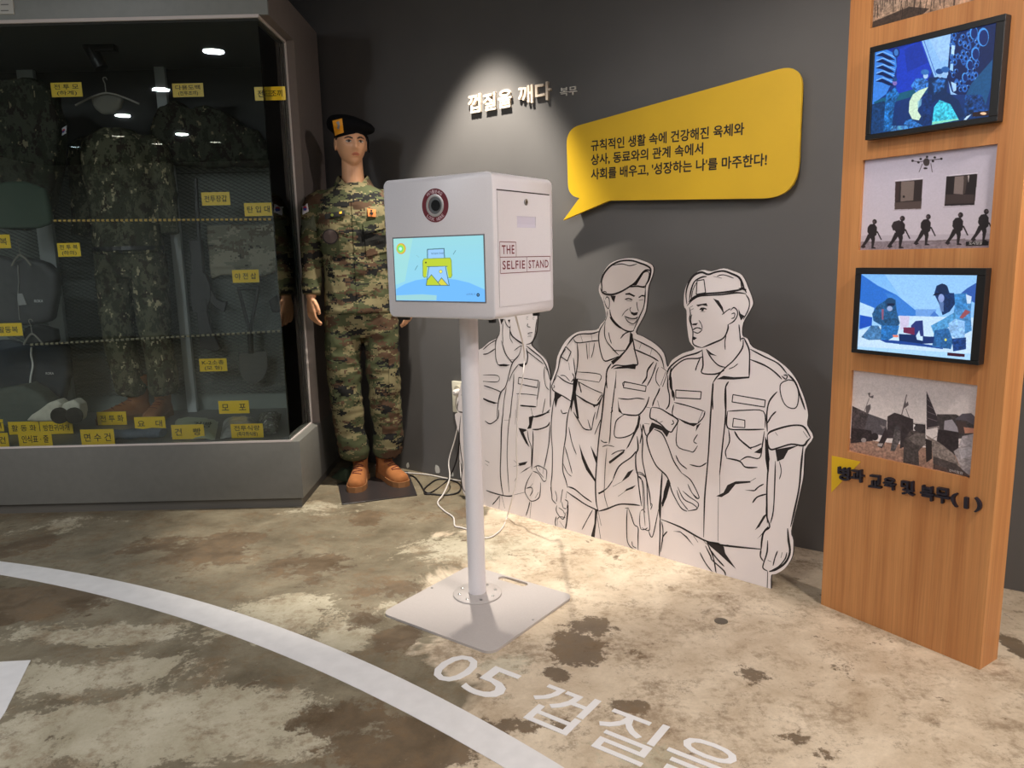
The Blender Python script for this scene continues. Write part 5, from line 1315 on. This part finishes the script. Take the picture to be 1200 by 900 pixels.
q = [floor_pt(*a) for a in ((396, 567), (401, 592), (489, 581), (478, 553))]
tag(MB().prism([Vector((p.x, p.y, 0)) for p in q], (0, 0, .006)).obj('display_mat', mat('dark_plate', lin(48, 44, 44), .35), bevel=.001, bseg=1), 'thin black square plate under the mannequin boots', 'plate')
# green plastic sheet behind the boots
rs = random.Random(6); q = [floor_pt(*a) for a in ((388, 560), (398, 549), (418, 547), (428, 552), (424, 563), (408, 567))]; cen = sum(q, Vector()) / 6
g = []; mb = MB(); Nn = 14
for j in range(Nn + 1):
    for i in range(Nn + 1):
        a, b = i / Nn, j / Nn; p = (q[0] * (1 - a) + q[2] * a) * (1 - b) + (q[5] * (1 - a) + q[3] * a) * b
        e = min(a, 1 - a, b, 1 - b) * 5; g.append(Vector((p.x, p.y, .003 + min(1, e) * (.03 + .04 * abs(noise.noise(p * 9)) + .02 * noise.noise(p * 23)))))
mb.add(g, [(j * (Nn + 1) + i, j * (Nn + 1) + i + 1, (j + 1) * (Nn + 1) + i + 1, (j + 1) * (Nn + 1) + i) for j in range(Nn) for i in range(Nn)])
tag(mb.obj('crumpled_bag', mat('green_plastic', lin(78, 92, 74), .35), smooth=True), 'crumpled dark green plastic bag on the floor between cabinet and mannequin', 'bag')
# ================================================================== display cabinet
XL, XG, XB, Y0, YS, YB = -3.45, -1.092, -1.045, 3.6, 4.0, 4.45
ZF, ZC, ZT = .340, 2.273, 2.46
cab = thing('display_cabinet', 'large grey glass display cabinet with military clothing and gear inside', 'display case', ((XL + XB) / 2, 4.0, 0))
mb = MB().aabox(XL, XB, Y0 - .008, YB + .05, .05, ZF); mb.obj('base_box', M_cab, cab, bevel=.004)
MB().aabox(XL, XB - .015, Y0 + .015, YB + .03, 0, .05).obj('toe_kick', M_kick, cab)
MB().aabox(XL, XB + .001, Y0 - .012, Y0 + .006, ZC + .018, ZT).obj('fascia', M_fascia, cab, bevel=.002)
M_jamb = grain(mat('cabinet_side_paint', lin(118, 108, 102), .5), 30, .04)
MB().aabox(XG, XB, YS, YB + .05, ZF, ZC + .018).obj('side_jamb', M_jamb, cab)
MB().aabox(XL, XB, Y0 + .006, YB + .05, ZC + .018, ZT).obj('header_box', M_jamb, cab)
MB().aabox(XL, XG - .004, Y0 + .01, YB, ZC, ZC + .016).obj('inner_ceiling', mat('inner_ceiling_paint', lin(92, 92, 92), .7), cab)
for a in ((XL, XG + .006, Y0 - .011, Y0 - .004, ZF - .002, ZF + .007), (XG - .002, XG + .006, Y0 - .008, YS, ZF, ZF + .007), (XL, XG + .006, Y0 - .014, Y0 - .004, ZC + .006, ZC + .02), (XG - .002, XG + .006, Y0 - .008, YS, ZC + .006, ZC + .018), (XG - .001, XG + .007, YS - .006, YS + .001, ZF, ZC + .01)):
    MB().aabox(*a).obj('rim_strip', M_rim, cab)
MB().aabox(XL - .03, XL, Y0, YB + .05, 0, ZT).obj('end_panel', M_cab, cab)
M_bdark = mat('inner_back_dark', lin(62, 64, 64), .8); M_bl = grain(mat('inner_back_board', lin(128, 136, 130), .7), 4, .06)
zs = YP(YB).at(200, 193)[2]
MB().aabox(XL, XG, YB, YB + .01, ZF, ZC).obj('back_panel', M_bdark, cab)
MB().aabox(XL, XG - .03, YB - .012, YB, ZF, zs).obj('back_board', M_bl, cab)
MB().aabox(XL, XG - .03, YB - .0135, YB - .012, zs - .055, zs - .05).obj('board_joint', M_dark, cab)
MB().aabox(XG - .03, XG - .002, YS, YB, ZF, ZC).obj('inner_side_panel', M_bdark, cab)
# expanded metal mesh
def glass():
    m = bpy.data.materials.new('cabinet_glass'); m.use_nodes = True; nt = m.node_tree; nt.nodes.clear()
    o = N(m, 'ShaderNodeOutputMaterial'); t = N(m, 'ShaderNodeBsdfTransparent'); t.inputs[0].default_value = (.955, .975, .965, 1)
    g = N(m, 'ShaderNodeBsdfGlossy'); g.inputs['Roughness'].default_value = .01; g.inputs['Color'].default_value = (.95, 1, .98, 1); fr = N(m, 'ShaderNodeFresnel'); fr.inputs[0].default_value = 1.5
    x = N(m, 'ShaderNodeMixShader'); L(m, fr.outputs[0], x.inputs[0]); L(m, t.outputs[0], x.inputs[1]); L(m, g.outputs[0], x.inputs[2]); L(m, x.outputs[0], o.inputs['Surface']); return m
M_glass = glass()
MB().aabox(XL, XG, Y0, Y0 + .006, ZF + .001, ZC + .01).obj('front_glass', M_glass, cab)
MB().aabox(XG - .006, XG, Y0 + .007, YS - .001, ZF + .001, ZC + .01).obj('side_glass', M_glass, cab)
mb = MB(); cw, ch = .042, .021; w = .0022; ym = YB - .03; xa, xb, za, zb = -2.95, XG - .04, ZF + .10, zs - .01
nx, nz = int((xb - xa) / cw), int((zb - za) / ch)
for i in range(nx):
    for j in range(nz):
        c = (xa + i * cw, za + j * ch)
        for (ax, az), (bx, bz) in (((0, .5), (.5, 1)), ((.5, 1), (1, .5)), ((0, .5), (.5, 0)), ((.5, 0), (1, .5))):
            p, q_ = Vector((c[0] + ax * cw, ym, c[1] + az * ch)), Vector((c[0] + bx * cw, ym, c[1] + bz * ch)); mb.add([p - Vector((0, .002, w)), q_ - Vector((0, .002, w)), q_ + Vector((0, .002, w)), p + Vector((0, .002, w))], [(0, 1, 2, 3)])
mo = mb.obj('expanded_metal_mesh', mat('mesh_metal', lin(92, 96, 96), .5, .4), cab, kind='stuff')
M_post = mat('grey_post', lin(176, 182, 182), .5)
for px, w_ in ((50, .045), (199, .028)):
    x = YP(YB - .06).at(px, 200 if px > 100 else 240)[0]; MB().aabox(x - w_, x + w_, YB - .075, YB - .045, ZF, ZC).obj('upright_post', M_post, cab, bevel=.003)
# ------------------------------------------------------------------ things inside
M_gran = camo('granite_camo', [lin(92, 92, 74), lin(60, 62, 48), lin(50, 42, 34), lin(178, 168, 138)], cell=(.006, .006, .008), scale=17, stretch=(1.1, 1.1, .8), cuts=(.5, .56, .615))
M_gran2 = camo('granite_camo_dark', [lin(60, 62, 52), lin(40, 44, 34), lin(34, 28, 24), lin(120, 112, 90)], cell=(.006, .006, .008), scale=17, stretch=(1.1, 1.1, .8), cuts=(.5, .56, .62))
M_sand = camo('pale_camo', [lin(150, 146, 130), lin(120, 118, 104), lin(96, 88, 74), lin(50, 48, 42)], cell=(.009, .009, .009), scale=7, cuts=(.5, .56, .62))
def puffy(name, px, y, th, m, lb, cat, wr=.006, vox=.012, group=None, parent=None, seed=0, sm=6, fl=None):
    pl_ = YP(y); pts = [pl_.at(a, b) for a, b in px]
    if fl is not None: pts = [Vector((p.x, p.y, max(p.z, fl))) for p in pts]
    me = remesh(MB().prism(pts, (0, th, 0)), vox, sm, wr, (10, 10, 10), seed); me.materials.append(m)
    if parent is not None: return link(name, me, parent)
    cx = sum(p.x for p in pts) / len(pts); zb = min(p.z for p in pts); t = thing(name, lb, cat, (cx, y + th / 2, zb), group=group); link('fabric', me, t); return t
def hanger(px, py, y, w, parent=None, lb=None, m=None):
    c = YP(y).at(px, py); t = tag(MB().tube([c + Vector((0, 0, .0)), c + Vector((0, 0, -.045))] , .0025, 6).tube(smooth_pts([c + Vector((-w, 0, -.1)), c + Vector((-w * .5, 0, -.065)), c + Vector((0, 0, -.045)), c + Vector((w * .5, 0, -.065)), c + Vector((w, 0, -.1))], 4), .005, 6).tube(smooth_pts([c + Vector((.012, 0, .018)), c + Vector((.006, 0, .03)), c + Vector((-.008, 0, .024)), c]), .0022, 6).obj('clothes_hanger', m or M_hang), lb, 'hanger'); return t
M_hang = mat('pale_hanger', lin(132, 128, 118), .4)
# standing uniform with boots
cx = YP(4.22).at(150, 300)[0]
uni = thing('uniform_display', 'complete speckled camouflage uniform with tan boots standing inside the cabinet', 'uniform', (cx, 4.24, ZF + .001))
for me, nm in ((jacket_mesh(11, vox=.011), 'jacket'), (trousers_mesh(12, .011), 'trousers')): me.materials.append(M_gran); linkl(nm, me, uni)
patch('waist_belt', bvh_of(uni.children[0].data), [(-.19, .965), (.19, .965), (.19, .925), (-.19, .925)], M_black, uni, .004, 16, 2)
M_tan2 = grain(mat('tan_boot_leather', lin(150, 96, 56), .8), 14, .12)
boot_parts(-.066, .0, math.radians(-38), uni, M_tan2, M_sole, M_lace, .24); boot_parts(.085, .01, math.radians(4), uni, M_tan2, M_sole, M_lace, .24)
hanger(123, 98, 3.98, .16, lb='pale wire hanger in front of the standing uniform collar')
puffy('undershirt', [(104, 113), (115, 108), (133, 108), (143, 114), (140, 126), (130, 134), (118, 134), (109, 126)], 3.99, .04, mat('grey_cotton', lin(118, 116, 108), .9), 'grey undershirt front hanging beneath the pale wire hanger', 'undershirt', .002)
puffy('combat_vest', [(176, 150), (186, 124), (205, 118), (222, 130), (238, 122), (262, 130), (280, 146), (300, 152), (314, 178), (316, 194), (296, 196), (270, 193), (240, 196), (200, 192), (180, 190)], 4.27, .09, M_gran2, 'dark camouflage combat vest with pouches hanging high beside the grey post', 'vest', .012, seed=3)
puffy('camouflage_jacket', [(-30, 100), (10, 92), (34, 90), (56, 106), (66, 150), (64, 196), (56, 236), (40, 262), (20, 268), (-30, 262)], 3.93, .11, M_gran2, 'dark camouflage jacket hanging at the upper left of the cabinet', 'jacket', .01, seed=4)
puffy('olive_shirt', [(-25, 222), (6, 212), (26, 212), (52, 220), (60, 262), (44, 268), (-25, 268)], 3.86, .04, mat('olive_cotton', lin(62, 78, 66), .95), 'folded olive green shirt below the upper left camouflage jacket', 'shirt', .004, seed=5)
M_trk = mat('charcoal_nylon', lin(62, 62, 64), .6)
tj = puffy('training_jacket', [(-25, 306), (-4, 299), (14, 306), (28, 302), (50, 308), (66, 322), (64, 350), (58, 376), (28, 382), (-25, 380)], 3.95, .07, M_trk, 'charcoal training jacket with white letters on a hanger at the left', 'jacket', .006, seed=6)
px_text('chest_letters', 'ROKA', YP(3.94), (40, 354.5), (50.5, 354.5), (40, 351), mat('reflective_letters', lin(190, 190, 190), .4), tj, 0, .03)
MB().tube([YP(3.945).at(*a) for a in ((21, 311), (22, 330), (21, 350), (23, 375))], .003, 6).obj('zip', M_steel, tj)
MB().prism([YP(3.942).at(*a) for a in ((20, 344), (26, 344), (31, 357), (22, 358))], (0, .004, 0)).obj('zip_tag', mat('grey_tag', lin(150, 150, 150), .5), tj)
hanger(22, 288, 3.93, .05, lb='small pale hanger holding the charcoal training jacket')
sp = puffy('sports_shirt', [(-25, 402), (6, 398), (30, 404), (76, 404), (80, 440), (70, 474), (52, 488), (30, 470), (6, 462), (-25, 470)], 4.12, .06, mat('navy_fabric', lin(36, 48, 62), .85), 'navy sports shirt with small white letters at the lower left', 'shirt', .006, seed=7)
px_text('chest_letters', 'ROKA', YP(4.1), (53.5, 439), (63, 439), (53.5, 436), bpy.data.materials['reflective_letters'], sp, 0, .03)
MB().tube(smooth_pts([YP(4.1).at(*a) for a in ((37, 407), (36.5, 416), (38.5, 428), (36, 442), (35.5, 456), (39, 466))], 5), .005, 8).obj('drawstring', mat('white_cord', lin(225, 225, 222), .8), sp)
puffy('black_cap', [(26, 390), (28, 384), (44, 380), (62, 386), (66, 400), (60, 405), (28, 404)], 3.9, .06, mat('black_knit', lin(20, 20, 22), .95), 'black knitted piece hanging over the navy shirt', 'garment', .003, seed=8)
hanger(36, 381, 3.88, .05, lb='small pale hanger above the navy shirt drawstring')
puffy('pillow', [(-25, 462), (6, 455), (26, 452), (44, 462), (58, 476), (62, 495), (30, 500), (-25, 502)], 3.96, .14, mat('grey_green_cloth', lin(84, 92, 88), .9), 'grey green pillow lying on the cabinet floor at the left', 'pillow', .006, fl=ZF + .004, seed=9)
M_snk = grain(mat('white_knit', lin(208, 204, 188), .8), 40, .1, .3)
sh = thing('running_shoes', 'pair of white knit running shoes standing behind the yellow cards', 'shoes', YP(3.74).at(62, 494))
puffy('shoe', [(29, 494), (36, 487), (46, 480), (56, 473), (66, 469), (71, 474), (70, 482), (64, 494)], 3.85, .08, M_snk, '', '', .003, .008, parent=sh, fl=ZF + .003, sm=3)
puffy('shoe', [(56, 494), (66, 484), (74, 473), (85, 469), (92, 474), (94, 482), (92, 494)], 3.86, .08, M_snk, '', '', .003, .008, parent=sh, fl=ZF + .003, sm=3, seed=2)
for k, (px, py) in enumerate(((70, 487), (87, 487))):
    c = YP(3.79).at(px, py); tag(MB().lathe(c, (.1, -1, .1), [(.0, -.02), (.03, -.02), (.042, -.005), (.042, .008), (.03, .016), (0, .016)], 24).obj('earmuff', mat('black_fleece', lin(20, 18, 18), .95), smooth=True), ('left' if k == 0 else 'right') + ' black round fleece earmuff cup in front of the white shoes', 'earmuff')
tw = YP(3.66); a, b_ = tw.at(96, 507), tw.at(184, 503); a.z = ZF + .03; b_.z = ZF + .03; a.y = 3.70; b_.y = 3.72; rl = []
dd = (b_ - a)
for k in range(15):
    u = k / 14; rl.append([a + dd * u + Vector((.06 * (1 - 2 * abs(.5 - u)) * 0, (.04 + .008 * math.sin(k)) * math.cos(t), (.024 + .003 * math.sin(k * 1.7)) * math.sin(t))) for t in [2 * math.pi * q / 18 for q in range(18)]])
tag(MB().rings(rl).obj('rolled_towel', grain(mat('blue_grey_terry', lin(96, 106, 120), .95), 60, .12, .4), smooth=True), 'rolled blue grey towel on the cabinet floor', 'towel')
M_pk = mat('biscuit_packet', lin(168, 176, 150), .35); M_foil = grain(mat('ration_foil', lin(176, 176, 172), .3, .3), 16, .45, .4)
def packet(px4, y0, nm, m, lb, group=None):
    q = [floor_pt(x, y, ZF + .004) for x, y in px4]; nn = 12; g = []
    for j in range(nn + 1):
        for i in range(nn + 1):
            a, b = i / nn, j / nn; p = (q[0] * (1 - a) + q[1] * a) * (1 - b) + (q[3] * (1 - a) + q[2] * a) * b
            e = min(a, 1 - a, b, 1 - b); g.append(Vector((p.x, p.y, ZF + .006 + .05 * min(1, e * 3.2) ** .7 + .008 * noise.noise(p * 28))))
    mb = MB().add(g, [(j * (nn + 1) + i, j * (nn + 1) + i + 1, (j + 1) * (nn + 1) + i + 1, (j + 1) * (nn + 1) + i) for j in range(nn) for i in range(nn)])
    t = thing(nm, lb, 'packet', sum(q, Vector()) / 4, group=group); mb.obj('wrapper', m, t, smooth=True); return t
pk = packet([(206, 494), (256, 495), (252, 516), (200, 513)], 3.8, 'biscuit_packet', M_pk, 'pale green crumpled biscuit packet on the cabinet floor')
M_ink = mat('dark_green_ink', lin(40, 60, 44), .6)
a = floor_pt(224, 501, ZF + .062); lettering('print', '건빵', a, floor_pt(247, 501.5, ZF + .062) - a, floor_pt(227, 494, ZF + .062) - a, M_ink, pk, 0, .01)
packet([(262, 494), (300, 492), (306, 512), (258, 514)], 3.8, 'ration_packet', M_foil, 'silver ration packet between the biscuit packet and the patterned packet')
packet([(303, 487), (330, 486), (324, 509), (307, 511)], 3.8, 'ration_packet', camo('packet_camo', [lin(150, 150, 142), lin(120, 122, 112), lin(90, 86, 84), lin(190, 190, 186)], cell=(.005, .005, .005), scale=26), 'speckled grey ration packet at the right front corner of the cabinet')
# rifle replica
M_gun = mat('gun_black', lin(34, 34, 36), .5); PR = YP(4.33)
rf = thing('rifle_replica', 'black replica rifle hanging upright beside the folding shovel', 'rifle', PR.at(238, 405))
def slab(nm, px, th, m, parent, pl_=PR, dy=0): return MB().prism([pl_.at(a, b) + Vector((0, dy, 0)) for a, b in px], (0, th, 0)).obj(nm, m, parent, bevel=.003, bseg=1)
slab('barrel', [(226, 208), (229.5, 208), (234, 286), (230, 286)], .018, M_gun, rf, dy=.01)
slab('handguard', [(221, 281), (235, 281), (238, 322), (225, 322)], .042, M_gun, rf)
slab('receiver', [(223, 320), (240, 320), (246, 334), (246, 352), (240, 366), (226, 366), (222, 345)], .04, M_gun, rf)
slab('magazine', [(245, 338), (252, 350), (260, 354), (265, 353), (262, 366), (251, 360), (244, 352)], .022, M_gun, rf, dy=.01)
slab('stock', [(230, 364), (242, 364), (247, 385), (258, 408), (254, 412), (234, 408)], .034, M_gun, rf)
slab('pistol_grip', [(236, 352), (242, 350), (243, 364), (236, 366)], .03, M_gun, rf, dy=-.004)
# folding shovel
M_shv = mat('shovel_black', lin(36, 38, 38), .55); PS = YP(4.34)
sv = thing('folding_shovel', 'black folding shovel with triangular handle and flat blade', 'shovel', PS.at(296, 450))
for nm, p0, p1, r in (('grip_bar', (278.5, 338.5), (304, 337), .011), ('handle_arm', (280, 340), (290.5, 380), .0105), ('handle_arm', (302.5, 339), (294.5, 380), .0105), ('shaft', (292.5, 378), (294.5, 414), .017)):
    MB().tube([PS.at(*p0), PS.at(*p1)], r, 10).obj(nm, M_shv, sv, smooth=True)
slab('blade', [(279, 413), (313, 411), (314, 432), (309, 443), (298, 451), (286, 446), (280, 434)], .006, mat('shovel_blade', lin(74, 76, 74), .5), sv, PS)
puffy('camouflage_cloth', [(240, 262), (322, 262), (328, 318), (300, 326), (262, 322), (246, 328)], 4.39, .02, M_sand, 'pale patterned tent cloth fixed to the board above the shovel', 'cloth', .004, seed=12)
def flag(px4, y, parent):
    c = [YP(y).at(*a) for a in px4]; MB().prism(c, (0, .002, 0)).obj('flag_patch', M_flagw, parent); m_ = sum(c, Vector()) / 4 + Vector((0, -.0008, 0)); r = (c[0] - c[3]).length * .26; ex = (c[1] - c[0]).normalized(); ez = (c[0] - c[3]).normalized()
    up = [m_ + ex * r * math.cos(a) + ez * r * math.sin(a) for a in [math.pi * k / 10 for k in range(11)]]; dn_ = [m_ + ex * r * math.cos(a) + ez * r * math.sin(a) for a in [math.pi + math.pi * k / 10 for k in range(11)]]
    MB().add(up, [tuple(range(11))]).obj('flag_red_half', M_flr, parent); MB().add(dn_, [tuple(range(11))]).obj('flag_blue_half', M_flb, parent); mb = MB()
    for sx, sz in ((-1, 1), (1, 1), (1, -1), (-1, -1)):
        for k in (-1, 0, 1): b = m_ + ex * sx * r * 1.9 + ez * sz * r * 1.25 + (ex * sx + ez * sz * 1.4) * k * r * .2; d = (ex * sz * sx * -.6 + ez * .4).normalized() * r * .4; n_ = Vector((0, -.0001, 0)); e_ = d.cross(Vector((0, 1, 0))).normalized() * r * .06; mb.add([b - d - e_, b + d - e_, b + d + e_, b - d + e_], [(0, 1, 2, 3)])
    mb.obj('flag_bars', M_black, parent)
uf = uni; flag([(71.5, 151), (78, 147), (77.5, 156), (71.2, 159.5)], 3.97, uf)
puffy('dark_pouch', [(313, 352), (324, 345), (330, 352), (328, 366), (318, 368)], 4.3, .04, mat('black_canvas', lin(30, 30, 30), .9), 'small dark pouch hanging right of the shovel handle', 'pouch', .002)
# yellow and black dotted cords
M_by = mat('yellow_bead', lin(214, 176, 80), .5)
for (p0, p1, y, n_, lb) in (((30, 259), (320, 257), 3.88, 52, 'upper yellow and black dashed cord strung across the cabinet'), ((36, 404), (331, 388), 3.86, 50, 'lower dull dashed cord strung across the cabinet')):
    a, b_ = YP(y).at(*p0), YP(y).at(*p1); t = thing('dashed_cord', lb, 'cord', a); MB().tube([a, b_], .0035, 6).obj('cord', M_black, t)
    mm = M_by if p0[1] < 300 else mat('dull_bead', lin(150, 144, 120), .6); d = (b_ - a) / n_; me = MB().tube([d * 0, d * .55], .0062, 6).mesh('dash'); me.materials.append(mm)
    for k in range(n_):
        o = bpy.data.objects.new('dash', me); COL.objects.link(o); o.parent = t; o.location = d * k
# track spotlight under the cabinet ceiling
sl_ = thing('track_spotlight', 'black tubular track spotlight fixed under the cabinet ceiling', 'spotlight', YP(3.95).at(123, 40))
c = YP(3.95).at(118, 40); c.z = ZC; MB().box(c + Vector((-.06, -.03, -.03)), (.13, 0, 0), (0, .05, 0), (0, 0, .03)).obj('driver_box', M_black, sl_, bevel=.003)
e0, e1 = YP(3.95).at(104, 52), YP(3.95).at(119, 80); MB().tube([c + Vector((-.03, 0, -.03)), (e0 * .8 + e1 * .2)], .007, 8).obj('stem', M_black, sl_); MB().tube([e0, e1], .033, 20).obj('lamp_tube', M_black, sl_)
# yellow name cards
M_card = mat('yellow_card', lin(250, 210, 30), .35); M_cardtx = mat('card_ink', lin(40, 28, 10), .6)
def card(px4, y, lines, lb):
    """px4: x0, y0, x1, y1 of the front face"""
    x0, y0, x1, y1 = px4; pl_ = YP(y); a, b_, c_, d_ = pl_.at(x0, y1), pl_.at(x1, y1 - (x1 - x0) * .02), pl_.at(x1, y0), pl_.at(x0, y0)
    t = thing('name_card', lb, 'label card', (a + b_) / 2, group='yellow name cards in the cabinet')
    w = Vector((b_.x - a.x, 0, 0)); h = Vector((0, .0, (d_.z - a.z))); MB().box(a, w, (0, .0025, 0), h).obj('card', M_card, t)
    n = len(lines)
    for i, s in enumerate(lines):
        sc = .42 if n == 2 else .5; z = (.52 - .44 * i) if n == 2 else .25; u = .10 if len(s) > 3 else .16
        if i == 1: u += .08
        if x0 < -2: u = .1
        lettering('card_text', s, a + w * u + h * z + Vector((0, -.0006, 0)), w * (1 - 2 * u), h * sc * (.85 if n == 2 else 1), M_cardtx, t, 0, .012, (0, -1, 0))
def floorcard(x0, y0, x1, y1, *a):
    p = floor_pt((x0 + x1) / 2, y1, ZF + .002); card((x0, y0, x1, y1), max(3.625, p.y), *a)
for a in (((61, 97, 97, 114), 3.9, ['전 투 모', '(하계)'], 'yellow card left of the pale wire hanger near the top'), ((203, 98, 239, 114), 4.15, ['다용도백', '(전투조끼)'], 'yellow two line card right of the grey post near the top'), ((299, 102, 335, 118), 3.72, ['전투조끼'], 'yellow card at the top right corner behind the glass edge'),
          ((-22, 188, 6, 204), 3.95, ['반팔티'], 'yellow card cut by the left edge, over the dark camouflage jacket'), ((237, 225.5, 270, 241), 4.2, ['전투장갑'], 'yellow card below the combat vest, second from the right glass edge above the upper cord'), ((287, 238, 320, 253.5), 4.1, ['탄 입 대'], 'yellow card directly above the upper dashed cord at the right'),
          ((-22, 275.5, 13, 291.5), 3.9, ['운동복'], 'yellow card at the left edge above the charcoal training jacket'), ((68.5, 285, 95, 301), 3.88, ['전 투 복', '(하의)'], 'yellow card beside the uniform hip, left of its trousers'), ((273, 316.5, 304, 331.5), 4.3, ['야 전 삽'], 'yellow card just above the folding shovel handle'),
          ((-22, 379.5, 27, 394.5), 3.87, ['동계활동복'], 'yellow card at the left edge above the navy shirt'), ((234.5, 420.5, 266.5, 435.5), 4.3, ['K-2소총', '(모 형)'], 'yellow two line card below the replica rifle'), ((257, 470, 292.5, 485), 3.98, ['모    포'], 'yellow card standing highest above the silver packets')):
    card(*a)
for a in ((115, 483, 149, 498.5, ['전 투 화'], 'yellow card in front of the tan boots'), (158.5, 489, 194.5, 504.5, ['요    대'], 'yellow card partly hidden by the rolled towel'), (11, 494.5, 47, 509.5, ['활 동 화'], 'yellow card in front of the left white running shoe'), (48, 494, 86, 509, ['방한귀마개'], 'yellow card below the black earmuffs'),
          (-20, 492, 5, 506, ['베개'], 'yellow card at the left edge before the grey pillow'), (-22, 508, 11, 524.5, ['휴지건'], 'lowest yellow card at the left edge'), (23, 506, 62, 524, ['인식표 · 줄'], 'yellow card in the front row, left of the rolled towel'), (96, 503.5, 135, 522.5, ['면 수 건'], 'yellow card in the front row before the rolled towel'),
          (202, 498, 240, 515, ['건    빵'], 'yellow card in the front row before the biscuit packet'), (271.5, 497, 309, 513.5, ['전투식량', '(즉각취식용)'], 'yellow two line card before the ration packets')):
    floorcard(*a)
# white lettering plate on the fascia, cut by the corner of the picture
PF = YP(Y0 - .012); q = [PF.at(*a) for a in ((-40, -22), (14, -22), (17.5, 17), (-40, 17))]
sg = thing('fascia_sign', 'white raised sign plate on the cabinet fascia at the top left corner', 'sign', q[3]); MB().prism([q[0], q[1], q[2], q[3]], (0, -.008, 0)).obj('plate', mat('sign_white', lin(196, 196, 190), .5), sg)
for y in (5.5, 12.5): PF2 = YP(Y0 - .0208); a, b_ = PF2.at(1, y + .7), PF2.at(10, y); MB().add([a, Vector((b_.x, a.y, a.z)), Vector((b_.x, a.y, b_.z + .003)), Vector((a.x, a.y, b_.z + .003))], [(0, 1, 2, 3)]).obj('plate_line', mat('sign_grey', lin(120, 120, 118), .6), sg)
_c2 = TXT.data; bpy.data.objects.remove(TXT); bpy.data.curves.remove(_c2)
